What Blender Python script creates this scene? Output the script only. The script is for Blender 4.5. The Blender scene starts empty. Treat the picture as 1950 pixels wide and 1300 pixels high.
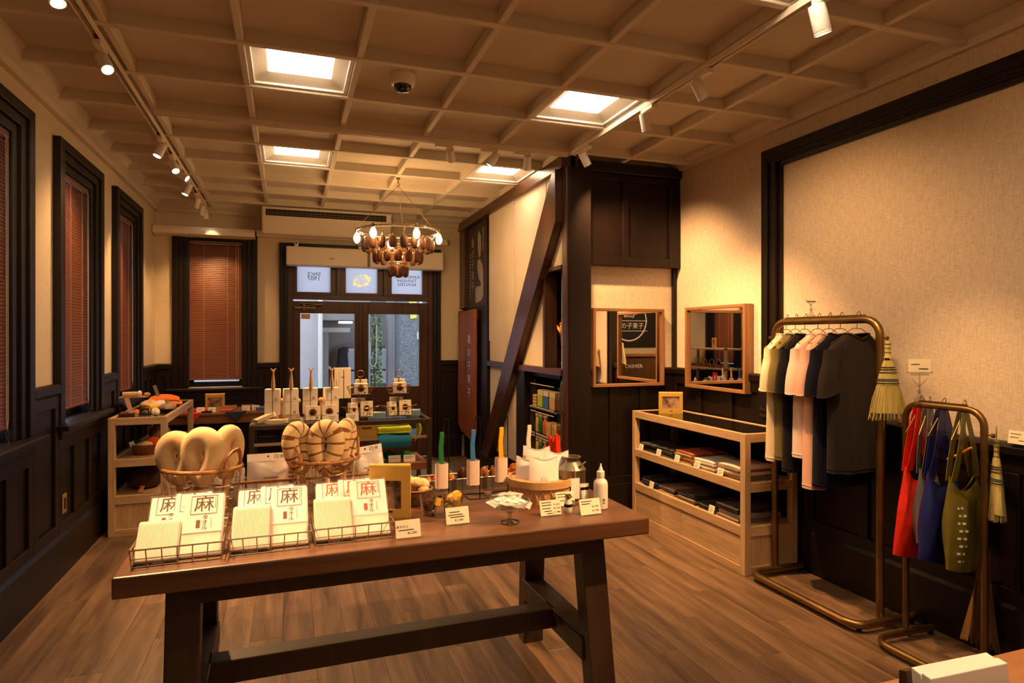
import bpy, math, random
from mathutils import Vector, Matrix, Euler
random.seed(7)
R = math.radians
PI = math.pi
SC = bpy.context.scene
COL = SC.collection

# ---------------------------------------------------------------- camera, world, exposure
cam_d = bpy.data.cameras.new('camera')
cam_d.sensor_width = 36.0
cam_d.lens = 36.0 * 1214.0 / 1950.0
cam_d.shift_y = -(650.0 - 641.65) / 1950.0
cam_d.clip_start = 0.02
cam = bpy.data.objects.new('camera', cam_d)
COL.objects.link(cam)
cam.location = (0, 0, 1.5)
cam.rotation_euler = (R(90), 0, R(-19.28))
SC.camera = cam

SC.view_settings.view_transform = 'Standard'
SC.view_settings.look = 'None'
SC.view_settings.gamma = 1.0
SC.view_settings.use_curve_mapping = False
SC.view_settings.exposure = 0.35
SC.cycles.use_denoising = True
SC.cycles.max_bounces = 10
SC.cycles.diffuse_bounces = 5
SC.cycles.glossy_bounces = 6
SC.cycles.transmission_bounces = 10
SC.cycles.transparent_max_bounces = 24
SC.cycles.sample_clamp_indirect = 4.0
SC.cycles.caustics_reflective = False
SC.cycles.caustics_refractive = False

w = bpy.data.worlds.new('overcast_sky')
SC.world = w
w.use_nodes = True
w.node_tree.nodes['Background'].inputs[0].default_value = (0.80, 0.88, 1.0, 1)
w.node_tree.nodes['Background'].inputs[1].default_value = 2.4

LAMP = (1.0, 0.52, 0.20)       # warm track lamps
TROF = (1.0, 0.72, 0.46)        # recessed ceiling panels
BULB = (1.0, 0.50, 0.17)        # filament bulbs
POWER = 1.0

# ---------------------------------------------------------------- helpers
def lin(c):
    c = c / 255.0
    return c / 12.92 if c <= 0.04045 else ((c + 0.055) / 1.055) ** 2.4
def rgb(c):
    return (lin(c[0]), lin(c[1]), lin(c[2]), 1.0)

class MB:
    """collects geometry of one mesh"""
    def __init__(s, xf=None):
        s.v = []; s.f = []; s.xf = xf
    def add(s, vs, fs):
        o = len(s.v)
        if s.xf is not None:
            vs = [s.xf @ Vector(p) for p in vs]
        s.v += [tuple(p) for p in vs]
        s.f += [tuple(i + o for i in q) for q in fs]
        return s
    def box(s, x0, x1, y0, y1, z0, z1):
        return s.add([(x0,y0,z0),(x1,y0,z0),(x1,y1,z0),(x0,y1,z0),(x0,y0,z1),(x1,y0,z1),(x1,y1,z1),(x0,y1,z1)],
                     [(0,3,2,1),(4,5,6,7),(0,1,5,4),(1,2,6,5),(2,3,7,6),(3,0,4,7)])
    def cbox(s, c, d, m=None):
        hx, hy, hz = d[0]/2, d[1]/2, d[2]/2
        vs = [Vector(p) for p in [(-hx,-hy,-hz),(hx,-hy,-hz),(hx,hy,-hz),(-hx,hy,-hz),(-hx,-hy,hz),(hx,-hy,hz),(hx,hy,hz),(-hx,hy,hz)]]
        if m is not None: vs = [m @ p for p in vs]
        vs = [p + Vector(c) for p in vs]
        return s.add(vs, [(0,3,2,1),(4,5,6,7),(0,1,5,4),(1,2,6,5),(2,3,7,6),(3,0,4,7)])
    def bar(s, a, b, w, h, up=(0,0,1)):
        """square bar from a to b"""
        a = Vector(a); b = Vector(b); d = (b-a); L = d.length; d.normalize()
        x = d.cross(Vector(up))
        if x.length < 1e-4: x = d.cross(Vector((1,0,0)))
        x.normalize(); y = x.cross(d)
        vs = []
        for p in (a, b):
            for sx, sy in ((-1,-1),(1,-1),(1,1),(-1,1)):
                vs.append(p + x*sx*w/2 + y*sy*h/2)
        return s.add(vs, [(0,1,2,3),(7,6,5,4),(0,4,5,1),(1,5,6,2),(2,6,7,3),(3,7,4,0)])
    def tube(s, pts, r, n=8, closed=False, cap=True):
        P = [Vector(p) for p in pts]; m = len(P)
        rs = r if isinstance(r, (list, tuple)) else [r]*m
        T = []
        for i in range(m):
            if closed: t = P[(i+1) % m] - P[(i-1) % m]
            else: t = P[min(i+1, m-1)] - P[max(i-1, 0)]
            T.append(t.normalized() if t.length > 1e-9 else Vector((0,0,1)))
        up = Vector((0,0,1))
        if abs(T[0].dot(up)) > .9: up = Vector((1,0,0))
        nx = T[0].cross(up).normalized()
        vs = []; fs = []
        for i in range(m):
            nx = (nx - T[i]*nx.dot(T[i]))
            if nx.length < 1e-6: nx = T[i].orthogonal()
            nx.normalize(); ny = T[i].cross(nx)
            for k in range(n):
                a = 2*PI*k/n
                vs.append(P[i] + (nx*math.cos(a) + ny*math.sin(a))*rs[i])
        for i in range(m if closed else m-1):
            j = (i+1) % m
            for k in range(n):
                l = (k+1) % n
                fs.append((i*n+k, i*n+l, j*n+l, j*n+k))
        if cap and not closed:
            fs.append(tuple(range(n-1, -1, -1))); fs.append(tuple((m-1)*n+k for k in range(n)))
        return s.add(vs, fs)
    def lathe(s, prof, n=20, c=(0,0,0), sx=1.0, sy=1.0, closed=False):
        vs = []; fs = []; m = len(prof)
        for (r, z) in prof:
            for k in range(n):
                a = 2*PI*k/n
                vs.append((c[0]+r*sx*math.cos(a), c[1]+r*sy*math.sin(a), c[2]+z))
        for i in range(m if closed else m-1):
            j = (i+1) % m
            for k in range(n):
                l = (k+1) % n
                fs.append((i*n+k, i*n+l, j*n+l, j*n+k))
        if not closed:
            if prof[0][0] > 1e-6: fs.append(tuple(range(n-1, -1, -1)))
            if prof[-1][0] > 1e-6: fs.append(tuple((m-1)*n+k for k in range(n)))
        return s.add(vs, fs)
    def prism(s, poly, a, b, axis='x'):
        """polygon in the two other axes, extruded along axis from a to b"""
        n = len(poly); vs = []
        for t in (a, b):
            for (p, q) in poly:
                vs.append((t,p,q) if axis == 'x' else (p,t,q) if axis == 'y' else (p,q,t))
        fs = [tuple(range(n-1,-1,-1)), tuple(range(n, 2*n))]
        for i in range(n):
            j = (i+1) % n
            fs.append((i, j, n+j, n+i))
        return s.add(vs, fs)
    def ell(s, c, r, n=12, m=8, rot=None):
        vs = []; fs = []
        rx, ry, rz = (r, r, r) if not isinstance(r, (tuple, list)) else r
        for i in range(m+1):
            t = PI*i/m
            for k in range(n):
                a = 2*PI*k/n
                p = Vector((rx*math.sin(t)*math.cos(a), ry*math.sin(t)*math.sin(a), rz*math.cos(t)))
                if rot is not None: p = rot @ p
                vs.append(p + Vector(c))
        for i in range(m):
            for k in range(n):
                l = (k+1) % n
                fs.append((i*n+k, (i+1)*n+k, (i+1)*n+l, i*n+l))
        return s.add(vs, fs)
    def surf(s, fn, nu, nv, thick=0.0, closed_u=False):
        """grid surface fn(u,v) with u,v in 0..1; optional thickness along normals"""
        g = [[Vector(fn(i/nu, j/nv)) for j in range(nv+1)] for i in range(nu+1)]
        W = nv+1
        vs = [p for row in g for p in row]
        fs = [(i*W+j, (i+1)*W+j, (i+1)*W+j+1, i*W+j+1) for i in range(nu) for j in range(nv)]
        if thick:
            o = len(vs); back = []
            for i in range(nu+1):
                for j in range(nv+1):
                    du = g[min(i+1,nu)][j] - g[max(i-1,0)][j]; dv = g[i][min(j+1,nv)] - g[i][max(j-1,0)]
                    nn = du.cross(dv)
                    nn = nn.normalized() if nn.length > 1e-12 else Vector((0,0,1))
                    back.append(g[i][j] - nn*thick)
            vs = vs + back
            fs += [(o+i*W+j, o+i*W+j+1, o+(i+1)*W+j+1, o+(i+1)*W+j) for i in range(nu) for j in range(nv)]
            for i in range(nu):
                fs.append((i*W, o+i*W, o+(i+1)*W, (i+1)*W)); fs.append((i*W+nv, (i+1)*W+nv, o+(i+1)*W+nv, o+i*W+nv))
            for j in range(nv):
                fs.append((j, j+1, o+j+1, o+j)); fs.append((nu*W+j, o+nu*W+j, o+nu*W+j+1, nu*W+j+1))
        return s.add(vs, fs)
    def mesh(s, name, smooth=False, ang=35):
        me = bpy.data.meshes.new(name)
        me.from_pydata(s.v, [], s.f)
        me.validate(clean_customdata=False)
        if smooth:
            me.polygons.foreach_set('use_smooth', [True]*len(me.polygons))
            me.set_sharp_from_angle(angle=R(ang))
        me.update()
        return me

def part(name, mb, m, parent=None, smooth=False, bevel=0.0, loc=None, rot=None, kind=None, label=None, seg=2):
    me = mb if isinstance(mb, bpy.types.Mesh) else mb.mesh(name, smooth)
    if m is not None and not me.materials: me.materials.append(m)
    o = bpy.data.objects.new(name, me); COL.objects.link(o)
    if parent is not None: o.parent = parent
    if loc is not None: o.location = loc
    if rot is not None: o.rotation_euler = rot
    if bevel:
        b = o.modifiers.new('bevel', 'BEVEL'); b.width = bevel; b.segments = seg; b.limit_method = 'ANGLE'; b.angle_limit = R(40)
        b.harden_normals = False
    if kind: o['kind'] = kind
    if label: o['label'] = label
    return o

def tag(o, label, cat, group=None):
    o['label'] = label; o['category'] = cat
    if group: o['group'] = group
    return o
def thing(name, label, cat, loc=(0,0,0), rz=0.0, group=None, rot=None):
    o = bpy.data.objects.new(name, None); COL.objects.link(o)
    o.empty_display_size = .05
    o.location = loc; o.rotation_euler = rot if rot is not None else (0,0,rz)
    return tag(o, label, cat, group)
def struct(name, mb, m, parent=None, **k):
    o = part(name, mb, m, parent, **k)
    if parent is None: o['kind'] = 'structure'
    return o
def dup(o, parent=None, loc=None, rz=None, label=None, group=None, rot=None):
    c = o.copy(); COL.objects.link(c); c.parent = parent
    if loc is not None: c.location = loc
    if rz is not None: c.rotation_euler = (0,0,rz)
    if rot is not None: c.rotation_euler = rot
    if label: c['label'] = label
    if group: c['group'] = group
    for ch in list(o.children): dup(ch, c)
    return c

# ---------------------------------------------------------------- materials
def newmat(name):
    m = bpy.data.materials.new(name); m.use_nodes = True
    return m, m.node_tree.nodes, m.node_tree.links, m.node_tree.nodes['Principled BSDF']
def coords(N, L, stretch=(1,1,1), rnd=True):
    tc = N.new('ShaderNodeTexCoord'); mp = N.new('ShaderNodeMapping')
    mp.inputs['Scale'].default_value = stretch
    L.new(tc.outputs['Object'], mp.inputs['Vector'])
    if rnd:
        oi = N.new('ShaderNodeObjectInfo'); ml = N.new('ShaderNodeMath'); ml.operation = 'MULTIPLY'; ml.inputs[1].default_value = 37.0
        L.new(oi.outputs['Random'], ml.inputs[0]); L.new(ml.outputs[0], mp.inputs['Location'])
    return mp.outputs['Vector']
def bumpit(N, L, B, h, strength, dist=.002):
    b = N.new('ShaderNodeBump'); b.inputs['Strength'].default_value = strength; b.inputs['Distance'].default_value = dist
    L.new(h, b.inputs['Height']); L.new(b.outputs['Normal'], B.inputs['Normal'])
def mat(name, col, rough=.5, metal=0.0, col2=None, vscale=8.0, bump=0.0, bscale=150.0, stretch=(1,1,1), spec=.5,
        trans=0.0, ior=1.45, emit=None, es=0.0, sheen=0.0, alpha=1.0, coat=0.0, bdist=.002, detail=4.0, sub=0.0):
    m, N, L, B = newmat(name)
    B.inputs['Base Color'].default_value = rgb(col); B.inputs['Roughness'].default_value = rough
    B.inputs['Metallic'].default_value = metal; B.inputs['Specular IOR Level'].default_value = spec
    if trans: B.inputs['Transmission Weight'].default_value = trans; B.inputs['IOR'].default_value = ior
    if sheen: B.inputs['Sheen Weight'].default_value = sheen
    if coat: B.inputs['Coat Weight'].default_value = coat; B.inputs['Coat Roughness'].default_value = .1
    if alpha < 1: B.inputs['Alpha'].default_value = alpha
    if sub: B.inputs['Subsurface Weight'].default_value = sub; B.inputs['Subsurface Radius'].default_value = (.01,.006,.004)
    if emit is not None:
        B.inputs['Emission Color'].default_value = (*emit, 1); B.inputs['Emission Strength'].default_value = es
    if col2 is not None or bump:
        v = coords(N, L, stretch)
        if col2 is not None:
            t = N.new('ShaderNodeTexNoise'); t.inputs['Scale'].default_value = vscale; t.inputs['Detail'].default_value = detail
            L.new(v, t.inputs['Vector'])
            rp = N.new('ShaderNodeValToRGB'); rp.color_ramp.elements[0].position = .32; rp.color_ramp.elements[1].position = .68
            rp.color_ramp.elements[0].color = rgb(col); rp.color_ramp.elements[1].color = rgb(col2)
            L.new(t.outputs['Fac'], rp.inputs['Fac']); L.new(rp.outputs['Color'], B.inputs['Base Color'])
        if bump:
            t2 = N.new('ShaderNodeTexNoise'); t2.inputs['Scale'].default_value = bscale; t2.inputs['Detail'].default_value = 3
            L.new(v, t2.inputs['Vector']); bumpit(N, L, B, t2.outputs['Fac'], bump, bdist)
    return m
def wood(name, c1, c2, axis='y', rough=.45, freq=18.0, obj_var=.0, bump=.12, spec=.5, knots=True, longr=.07):
    """stretched-noise wood grain running along axis"""
    m, N, L, B = newmat(name)
    st = {'x': (longr,1,1), 'y': (1,longr,1), 'z': (1,1,longr)}[axis]
    v = coords(N, L, st)
    t = N.new('ShaderNodeTexNoise'); t.inputs['Scale'].default_value = freq; t.inputs['Detail'].default_value = 6; t.inputs['Roughness'].default_value = .62; t.inputs['Distortion'].default_value = .6
    L.new(v, t.inputs['Vector'])
    rp = N.new('ShaderNodeValToRGB'); e = rp.color_ramp.elements
    e[0].position = .3; e[1].position = .7; e[0].color = rgb(c1); e[1].color = rgb(c2)
    L.new(t.outputs['Fac'], rp.inputs['Fac'])
    out = rp.outputs['Color']
    t2 = N.new('ShaderNodeTexNoise'); t2.inputs['Scale'].default_value = freq*6; t2.inputs['Detail'].default_value = 3
    L.new(v, t2.inputs['Vector'])
    mx = N.new('ShaderNodeMix'); mx.data_type = 'RGBA'; mx.blend_type = 'MULTIPLY'; mx.inputs['Factor'].default_value = .35
    rp2 = N.new('ShaderNodeValToRGB'); rp2.color_ramp.elements[0].position = .35; rp2.color_ramp.elements[1].position = .6
    rp2.color_ramp.elements[0].color = (.45,.45,.45,1)
    L.new(t2.outputs['Fac'], rp2.inputs['Fac']); L.new(out, mx.inputs[6]); L.new(rp2.outputs['Color'], mx.inputs[7]); out = mx.outputs[2]
    if obj_var:
        oi = N.new('ShaderNodeObjectInfo'); mr = N.new('ShaderNodeMapRange')
        mr.inputs['To Min'].default_value = 1-obj_var; mr.inputs['To Max'].default_value = 1+obj_var
        L.new(oi.outputs['Random'], mr.inputs['Value'])
        hv = N.new('ShaderNodeHueSaturation'); L.new(mr.outputs['Result'], hv.inputs['Value']); L.new(out, hv.inputs['Color']); out = hv.outputs['Color']
    L.new(out, B.inputs['Base Color'])
    B.inputs['Roughness'].default_value = rough; B.inputs['Specular IOR Level'].default_value = spec
    if bump: bumpit(N, L, B, t2.outputs['Fac'], bump, .001)
    return m
def linen(name, c1, c2, scale=220.0):
    """woven wall cloth: crossed fine threads"""
    m, N, L, B = newmat(name)
    hs = []
    for st in ((.06,.06,1), (1,1,.06)):
        v = coords(N, L, st, rnd=False)
        t = N.new('ShaderNodeTexNoise'); t.inputs['Scale'].default_value = scale; t.inputs['Detail'].default_value = 4; t.inputs['Roughness'].default_value = .6
        L.new(v, t.inputs['Vector']); hs.append(t.outputs['Fac'])
    a = N.new('ShaderNodeMath'); a.operation = 'ADD'; L.new(hs[0], a.inputs[0]); L.new(hs[1], a.inputs[1])
    h = N.new('ShaderNodeMath'); h.operation = 'MULTIPLY'; h.inputs[1].default_value = .5; L.new(a.outputs[0], h.inputs[0])
    rp = N.new('ShaderNodeValToRGB'); rp.color_ramp.elements[0].position = .36; rp.color_ramp.elements[1].position = .6
    rp.color_ramp.elements[0].color = rgb(c1); rp.color_ramp.elements[1].color = rgb(c2)
    L.new(h.outputs[0], rp.inputs['Fac']); L.new(rp.outputs['Color'], B.inputs['Base Color'])
    B.inputs['Roughness'].default_value = .9; B.inputs['Specular IOR Level'].default_value = .15
    bumpit(N, L, B, h.outputs[0], .3, .0015)
    return m
def stripes(name, c1, c2, scale=40.0, axis='X', rough=.9, bump=.4, sharp=(.45,.55), dist=0.0):
    m, N, L, B = newmat(name)
    tc = N.new('ShaderNodeTexCoord'); wv = N.new('ShaderNodeTexWave'); wv.bands_direction = axis
    wv.inputs['Scale'].default_value = scale; wv.inputs['Distortion'].default_value = dist
    wv.inputs['Detail'].default_value = 2
    L.new(tc.outputs['Object'], wv.inputs['Vector'])
    rp = N.new('ShaderNodeValToRGB'); rp.color_ramp.elements[0].position = sharp[0]; rp.color_ramp.elements[1].position = sharp[1]
    rp.color_ramp.elements[0].color = rgb(c1); rp.color_ramp.elements[1].color = rgb(c2)
    L.new(wv.outputs['Fac'], rp.inputs['Fac']); L.new(rp.outputs['Color'], B.inputs['Base Color'])
    B.inputs['Roughness'].default_value = rough; B.inputs['Specular IOR Level'].default_value = .2
    bumpit(N, L, B, wv.outputs['Fac'], bump, .002)
    return m
def emis(name, col, s):
    m, N, L, B = newmat(name)
    N.remove(B); e = N.new('ShaderNodeEmission'); e.inputs[0].default_value = (*col, 1); e.inputs[1].default_value = s
    L.new(e.outputs[0], N['Material Output'].inputs['Surface'])
    return m
def clear(name, tint=(1,1,1), refl=.08, rough=.02, edge=.6, power=5.0):
    """thin sheet of clear glass or plastic"""
    m, N, L, B = newmat(name); N.remove(B)
    t = N.new('ShaderNodeBsdfTransparent'); t.inputs[0].default_value = (*tint, 1)
    g = N.new('ShaderNodeBsdfGlossy'); g.inputs['Roughness'].default_value = rough
    fr = N.new('ShaderNodeLayerWeight'); fr.inputs['Blend'].default_value = .5
    pw = N.new('ShaderNodeMath'); pw.operation = 'POWER'; pw.inputs[1].default_value = power
    mx = N.new('ShaderNodeMixShader'); mul = N.new('ShaderNodeMath'); mul.operation = 'MULTIPLY_ADD'; mul.inputs[1].default_value = edge; mul.inputs[2].default_value = refl*.5
    mul.use_clamp = True
    L.new(fr.outputs['Facing'], pw.inputs[0]); L.new(pw.outputs[0], mul.inputs[0]); L.new(mul.outputs[0], mx.inputs[0]); L.new(t.outputs[0], mx.inputs[1]); L.new(g.outputs[0], mx.inputs[2])
    L.new(mx.outputs[0], N['Material Output'].inputs['Surface'])
    return m
def film(name, col=(255,255,255), dens=.25, rough=.18):
    """crinkled see-through plastic: part milky, part clear, shiny"""
    m, N, L, B = newmat(name)
    B.inputs['Base Color'].default_value = rgb(col); B.inputs['Roughness'].default_value = rough
    B.inputs['Specular IOR Level'].default_value = .8
    v = coords(N, L)
    t = N.new('ShaderNodeTexNoise'); t.inputs['Scale'].default_value = 30; t.inputs['Detail'].default_value = 3
    L.new(v, t.inputs['Vector']); bumpit(N, L, B, t.outputs['Fac'], .6, .004)
    tr = N.new('ShaderNodeBsdfTransparent'); mx = N.new('ShaderNodeMixShader'); mx.inputs[0].default_value = dens
    L.new(tr.outputs[0], mx.inputs[1]); L.new(B.outputs[0], mx.inputs[2]); L.new(mx.outputs[0], N['Material Output'].inputs['Surface'])
    return m

M = {}
M['dark'] = wood('dark_stained_wood', (15,7,5), (26,13,9), 'z', rough=.44, freq=9, spec=.35)
M['dark_y'] = wood('dark_stained_wood_lengthwise', (15,7,5), (26,13,9), 'y', rough=.44, freq=9, spec=.35)
M['dark_x'] = wood('dark_stained_wood_crosswise', (15,7,5), (26,13,9), 'x', rough=.44, freq=9, spec=.35)
M['beamwood'] = wood('brown_beam_wood', (70,40,24), (96,58,36), 'y', rough=.32, freq=8, bump=.06)
M['beamwood_z'] = wood('brown_post_wood', (62,35,22), (88,52,32), 'z', rough=.32, freq=8, bump=.06)
M['doorwood'] = wood('door_wood', (58,32,18), (84,48,26), 'z', rough=.4, freq=9)
M['wall'] = linen('cream_wallpaper', (210,194,168), (224,210,186), 240)
M['linen'] = linen('woven_wall_cloth', (190,174,154), (230,216,196), 420)
M['plasterpanel'] = mat('cream_panel', (230,216,192), .75, col2=(222,206,180), vscale=3, spec=.25)
M['ceil'] = mat('ceiling_paint', (200,190,174), .8, col2=(208,198,182), vscale=3, spec=.2, bump=.05, bscale=60)
M['ceilbeam'] = mat('ceiling_beam_paint', (208,198,180), .65, col2=(214,205,188), vscale=4, spec=.3)
M['plank'] = wood('floor_plank', (74,54,39), (148,119,92), 'y', rough=.42, freq=10, obj_var=.05, bump=.15, longr=.12)
M['subfloor'] = mat('subfloor', (40,30,24), .9)
M['white'] = mat('white_enamel', (236,232,224), .38)
M['offwhite'] = mat('offwhite_plastic', (232,222,204), .45)
M['black'] = mat('black_metal', (22,20,19), .4, metal=.6)
M['blackm'] = mat('matte_black', (16,15,14), .7)
M['ink'] = mat('black_print', (28,24,22), .8, spec=.1)
M['steel'] = mat('steel_wire', (176,168,150), .28, metal=1.0)
M['chrome'] = mat('chrome', (225,222,215), .12, metal=1.0)
M['brass'] = mat('aged_brass', (146,116,70), .34, metal=.9, col2=(120,92,54), vscale=6)
M['oak'] = wood('light_oak', (196,160,116), (216,184,142), 'z', rough=.45, freq=14, bump=.08)
M['oak_y'] = wood('light_oak_lengthwise', (196,160,116), (216,184,142), 'y', rough=.45, freq=14, bump=.08)
M['oak_x'] = wood('light_oak_crosswise', (196,160,116), (216,184,142), 'x', rough=.45, freq=14, bump=.08)
M['slat'] = mat('brown_blind_slat', (112,62,36), .36, spec=.5)
M['cord'] = mat('blind_cord', (190,170,140), .8)
M['glass'] = clear('window_glass', (.94,.96,.98), .07)
M['acrylic'] = clear('clear_acrylic', (.93,.95,.95), .10)
M['thinglass'] = clear('thin_glassware', (.86,.87,.85), .22, edge=.9, power=2.6)
M['mirror'] = mat('mirror_silver', (235,235,235), .0, metal=1.0)
M['cream_card'] = mat('cream_card', (246,238,214), .8, spec=.2)
M['paper'] = mat('white_paper', (248,247,244), .8, spec=.2)
M['lens'] = emis('lamp_lens_glow', (1.0,.80,.52), 9.0)
M['film'] = film('clear_cellophane', dens=.05, rough=.08)
M['milky'] = film('milky_plastic_bag', (250,246,240), dens=.62, rough=.3)

# ---------------------------------------------------------------- lettering (flat meshes made once)
TXT = {}
def prep_text(key, body, align='CENTER'):
    cu = bpy.data.curves.new('t', 'FONT'); cu.body = body; cu.size = 1.0; cu.align_x = align; cu.align_y = 'CENTER'; cu.resolution_u = 2
    ob = bpy.data.objects.new('t', cu); COL.objects.link(ob)
    bpy.context.view_layer.update()
    dg = bpy.context.evaluated_depsgraph_get()
    me = ob.evaluated_get(dg).to_mesh()
    TXT[key] = ([v.co.copy() for v in me.vertices], [tuple(p.vertices) for p in me.polygons])
    ob.evaluated_get(dg).to_mesh_clear()
    bpy.data.objects.remove(ob); bpy.data.curves.remove(cu)
for k, b in {'since':'SINCE','1907':'1907','kamenoko':'KAMENOKO','tawashi':'TAWASHI','honten':'HONTEN','asa':'麻','ta':'タ','o':'オ','ru':'ル',
             'kame':'亀','no':'の','ko':'子','taba':'束','kamenoko_j':'亀の子束子','cashier':'CASHIER','p1200':'¥1,200','p1540':'¥1,540','p1320':'¥1,320','p1980':'¥1,980',
             'asataoru':'麻タオル','komugi':'白米','ki':'亀の子','ha':'小','s_ka':'か','s_na':'な','s_ta':'た','s_ya':'や','s_ri':'り','s_shi':'し'}.items():
    prep_text(k, b)
def text(mb, key, size, m):
    """add lettering; m maps local x (right), y (up) to the surface, z is the surface normal"""
    vs, fs = TXT[key]
    o = mb.xf; mb.xf = None
    mb.add([m @ Vector((p.x*size, p.y*size, 0)) for p in vs], fs)
    mb.xf = o
def frame_m(o, right, up):
    r = Vector(right).normalized(); u = Vector(up).normalized(); n = r.cross(u)
    mm = Matrix((r, u, n)).transposed().to_4x4(); mm.translation = Vector(o)
    return mm
# ================================================================ THE ROOM
XL, XR, YF, YM, XP, YB = -1.38, 3.17, 7.85, 4.77, 2.06, -2.6
ZC, ZBEAM, ZP = 3.12, 2.93, 3.0

# floor: sub-floor slab with single planks
floor = struct('floor', MB().box(-1.5, 3.4, YB-.1, 8.0, -.06, -.008), M['subfloor'])
pw, pl = .15, 1.22
def plank_mesh():
    b = MB(); w, l, c = pw/2 - .0003, .5, .0009
    cy = c/pl
    b.add([(-w,-l,-.008),(w,-l,-.008),(w,l,-.008),(-w,l,-.008),(-w,-l,-c),(w,-l,-c),(w,l,-c),(-w,l,-c),
           (-w+c,-l+cy,0),(w-c,-l+cy,0),(w-c,l-cy,0),(-w+c,l-cy,0)],
          [(0,1,5,4),(1,2,6,5),(2,3,7,6),(3,0,4,7),(4,5,9,8),(5,6,10,9),(6,7,11,10),(7,4,8,11),(8,9,10,11)])
    return b.mesh('plank')
pm = plank_mesh(); pm.materials.append(M['plank'])
i = 0
xx = -1.38
while xx < 3.17:
    y = 1.05 - (i*0.47) % pl
    while y < 7.85:
        a, b = max(y, 1.05), min(y + pl, 7.86)
        if b - a > .03 and not (xx > 2.1 and a > 4.8):
            o = part('plank', pm, None, floor, loc=(xx + pw/2, (a+b)/2, 0)); o.scale = (1, (b-a)-.0006, 1)
        y += pl
    xx += pw; i += 1
rear = MB(); xx = -1.38; i = 0
while xx < 3.17:
    y = YB - (i*.47) % pl
    while y < 1.05:
        a, b = max(y, YB), min(y+pl, 1.05)
        if b-a > .02: rear.box(xx+.0008, xx+pw-.0008, a+.0006, b-.0006, -.008, 0)
        y += pl
    xx += pw; i += 1
part('rear_planks', rear, M['plank'], floor, kind='stuff')

# ceiling: slab, coffer boards, beams, cornices
ceiling = struct('ceiling', MB().box(-1.5, 3.4, YB-.1, 8.0, ZC, ZC+.08), M['ceil'])
XB = [-1.37, -.80, -.225, .345, .92, 1.49, 2.06, 2.60, 3.16]
YBM = [-1.79 + .5735*k for k in range(17)]           # ... 2.797, 3.371, 3.944, 4.518 ... 7.385
ROWS = [YB] + YBM + [YF]
TROFFERS = [(2, 1), (5, 1), (2, 4), (5, 4), (2, 7), (5, 7), (2, 10), (5, 10), (2, 13), (5, 13)]
def row_of(y):
    for r in range(len(ROWS)-1):
        if ROWS[r] <= y < ROWS[r+1]: return r
trof_cells = set()
for c_, y_ in ((2,.2),(5,.2),(2,1.9),(5,1.9),(2,3.65),(5,3.65),(2,5.4),(5,5.4),(2,-1.5),(5,-1.5)):
    trof_cells.add((c_, row_of(y_)))
bp = {}
for c_ in range(8):
    for r_ in range(len(ROWS)-1):
        if (c_, r_) in trof_cells: continue
        x0, x1, y0, y1 = XB[c_]+.02, XB[c_+1]-.02, ROWS[r_]+.02, ROWS[r_+1]-.02
        k = (round(x1-x0,3), round(y1-y0,3))
        if k not in bp:
            hx, hy = (x1-x0)/2, (y1-y0)/2
            mb = MB().box(-hx, hx, -hy, hy, 0, .012)
            bp[k] = mb.mesh('coffer_board'); bp[k].materials.append(M['ceil'])
        part('coffer_board', bp[k], None, ceiling, loc=((x0+x1)/2, (y0+y1)/2, ZP))
def beam_prof(w, z0, z1, ch=.008):
    h = w/2
    return [(-h+ch, z0), (h-ch, z0), (h, z0+ch), (h, z1), (-h, z1), (-h, z0+ch)]
for y in YBM:
    mb = MB().prism([(p, q) for p, q in beam_prof(.042, 0, ZC-ZBEAM, .004)], XL, XR, 'x')
    part('ceiling_beam', mb, M['ceilbeam'], ceiling, loc=(0, y, ZBEAM))
for x in XB[1:-1]:
    mb = MB().prism(beam_prof(.036, 0, ZC-ZBEAM-.006, .004), YB, YF, 'y')
    part('ceiling_beam', mb, M['ceilbeam'], ceiling, loc=(x, 0, ZBEAM+.006))
cp = [(0,-.075),(.035,-.075),(.045,-.04),(.085,-.01),(.095,.03),(.11,.04),(.11,.1),(0,.1)]
struct('trim_1', MB().prism([(XL+p, 2.95+q) for p, q in cp], YB, YF, 'y'), M['ceilbeam'])
struct('trim_2', MB().prism([(XR-p, 2.99+q) for p, q in cp], YB, YM, 'y'), M['ceilbeam'])
struct('trim_3', MB().prism([(YF-p, 2.95+q) for p, q in cp], XL, XP, 'x'), M['ceilbeam'])

# local wall frames: x along the wall, y outwards, z up
def wf(loc, deg): return Matrix.Translation(loc) @ Matrix.Rotation(R(deg), 4, 'Z')
FL = wf((XL,0,0), 90); FR = wf((XR,0,0), -90); FF = wf((0,YF,0), 0); FM = wf((0,YM,0), 0)

# walls
LW = [(-.425, .285), (.97, .285), (2.36, .285), (3.745, .285), (5.155, .285), (6.545, .285)]   # left window centres
b = MB(FL); prev = YB - .1
for cy_, hw in LW:
    b.box(prev, cy_-hw-.015, 0, .16, 0, 3.1); b.box(cy_-hw-.015, cy_+hw+.015, 0, .16, 0, .93); b.box(cy_-hw-.015, cy_+hw+.015, 0, .16, 2.58, 3.1)
    prev = cy_+hw+.015
b.box(prev, YF+.16, 0, .16, 0, 3.1)
wall_left = struct('wall_left', b, M['wall'])
b = MB(FF)
b.box(-1.38, -1.065, 0, .16, 0, 3.1); b.box(-1.065, -.475, 0, .16, 0, .94); b.box(-1.065, -.475, 0, .16, 2.58, 3.1)
b.box(-.475, -.03, 0, .16, 0, 3.1); b.box(-.03, 1.70, 0, .16, 2.52, 3.1); b.box(1.70, 3.3, 0, .16, 0, 3.1)
wall_far = struct('wall_far', b, M['wall'])
wall_right = struct('wall_right', MB(FR).box(-8.0, 2.7, 0, .16, 0, 3.1), M['linen'])
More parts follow.
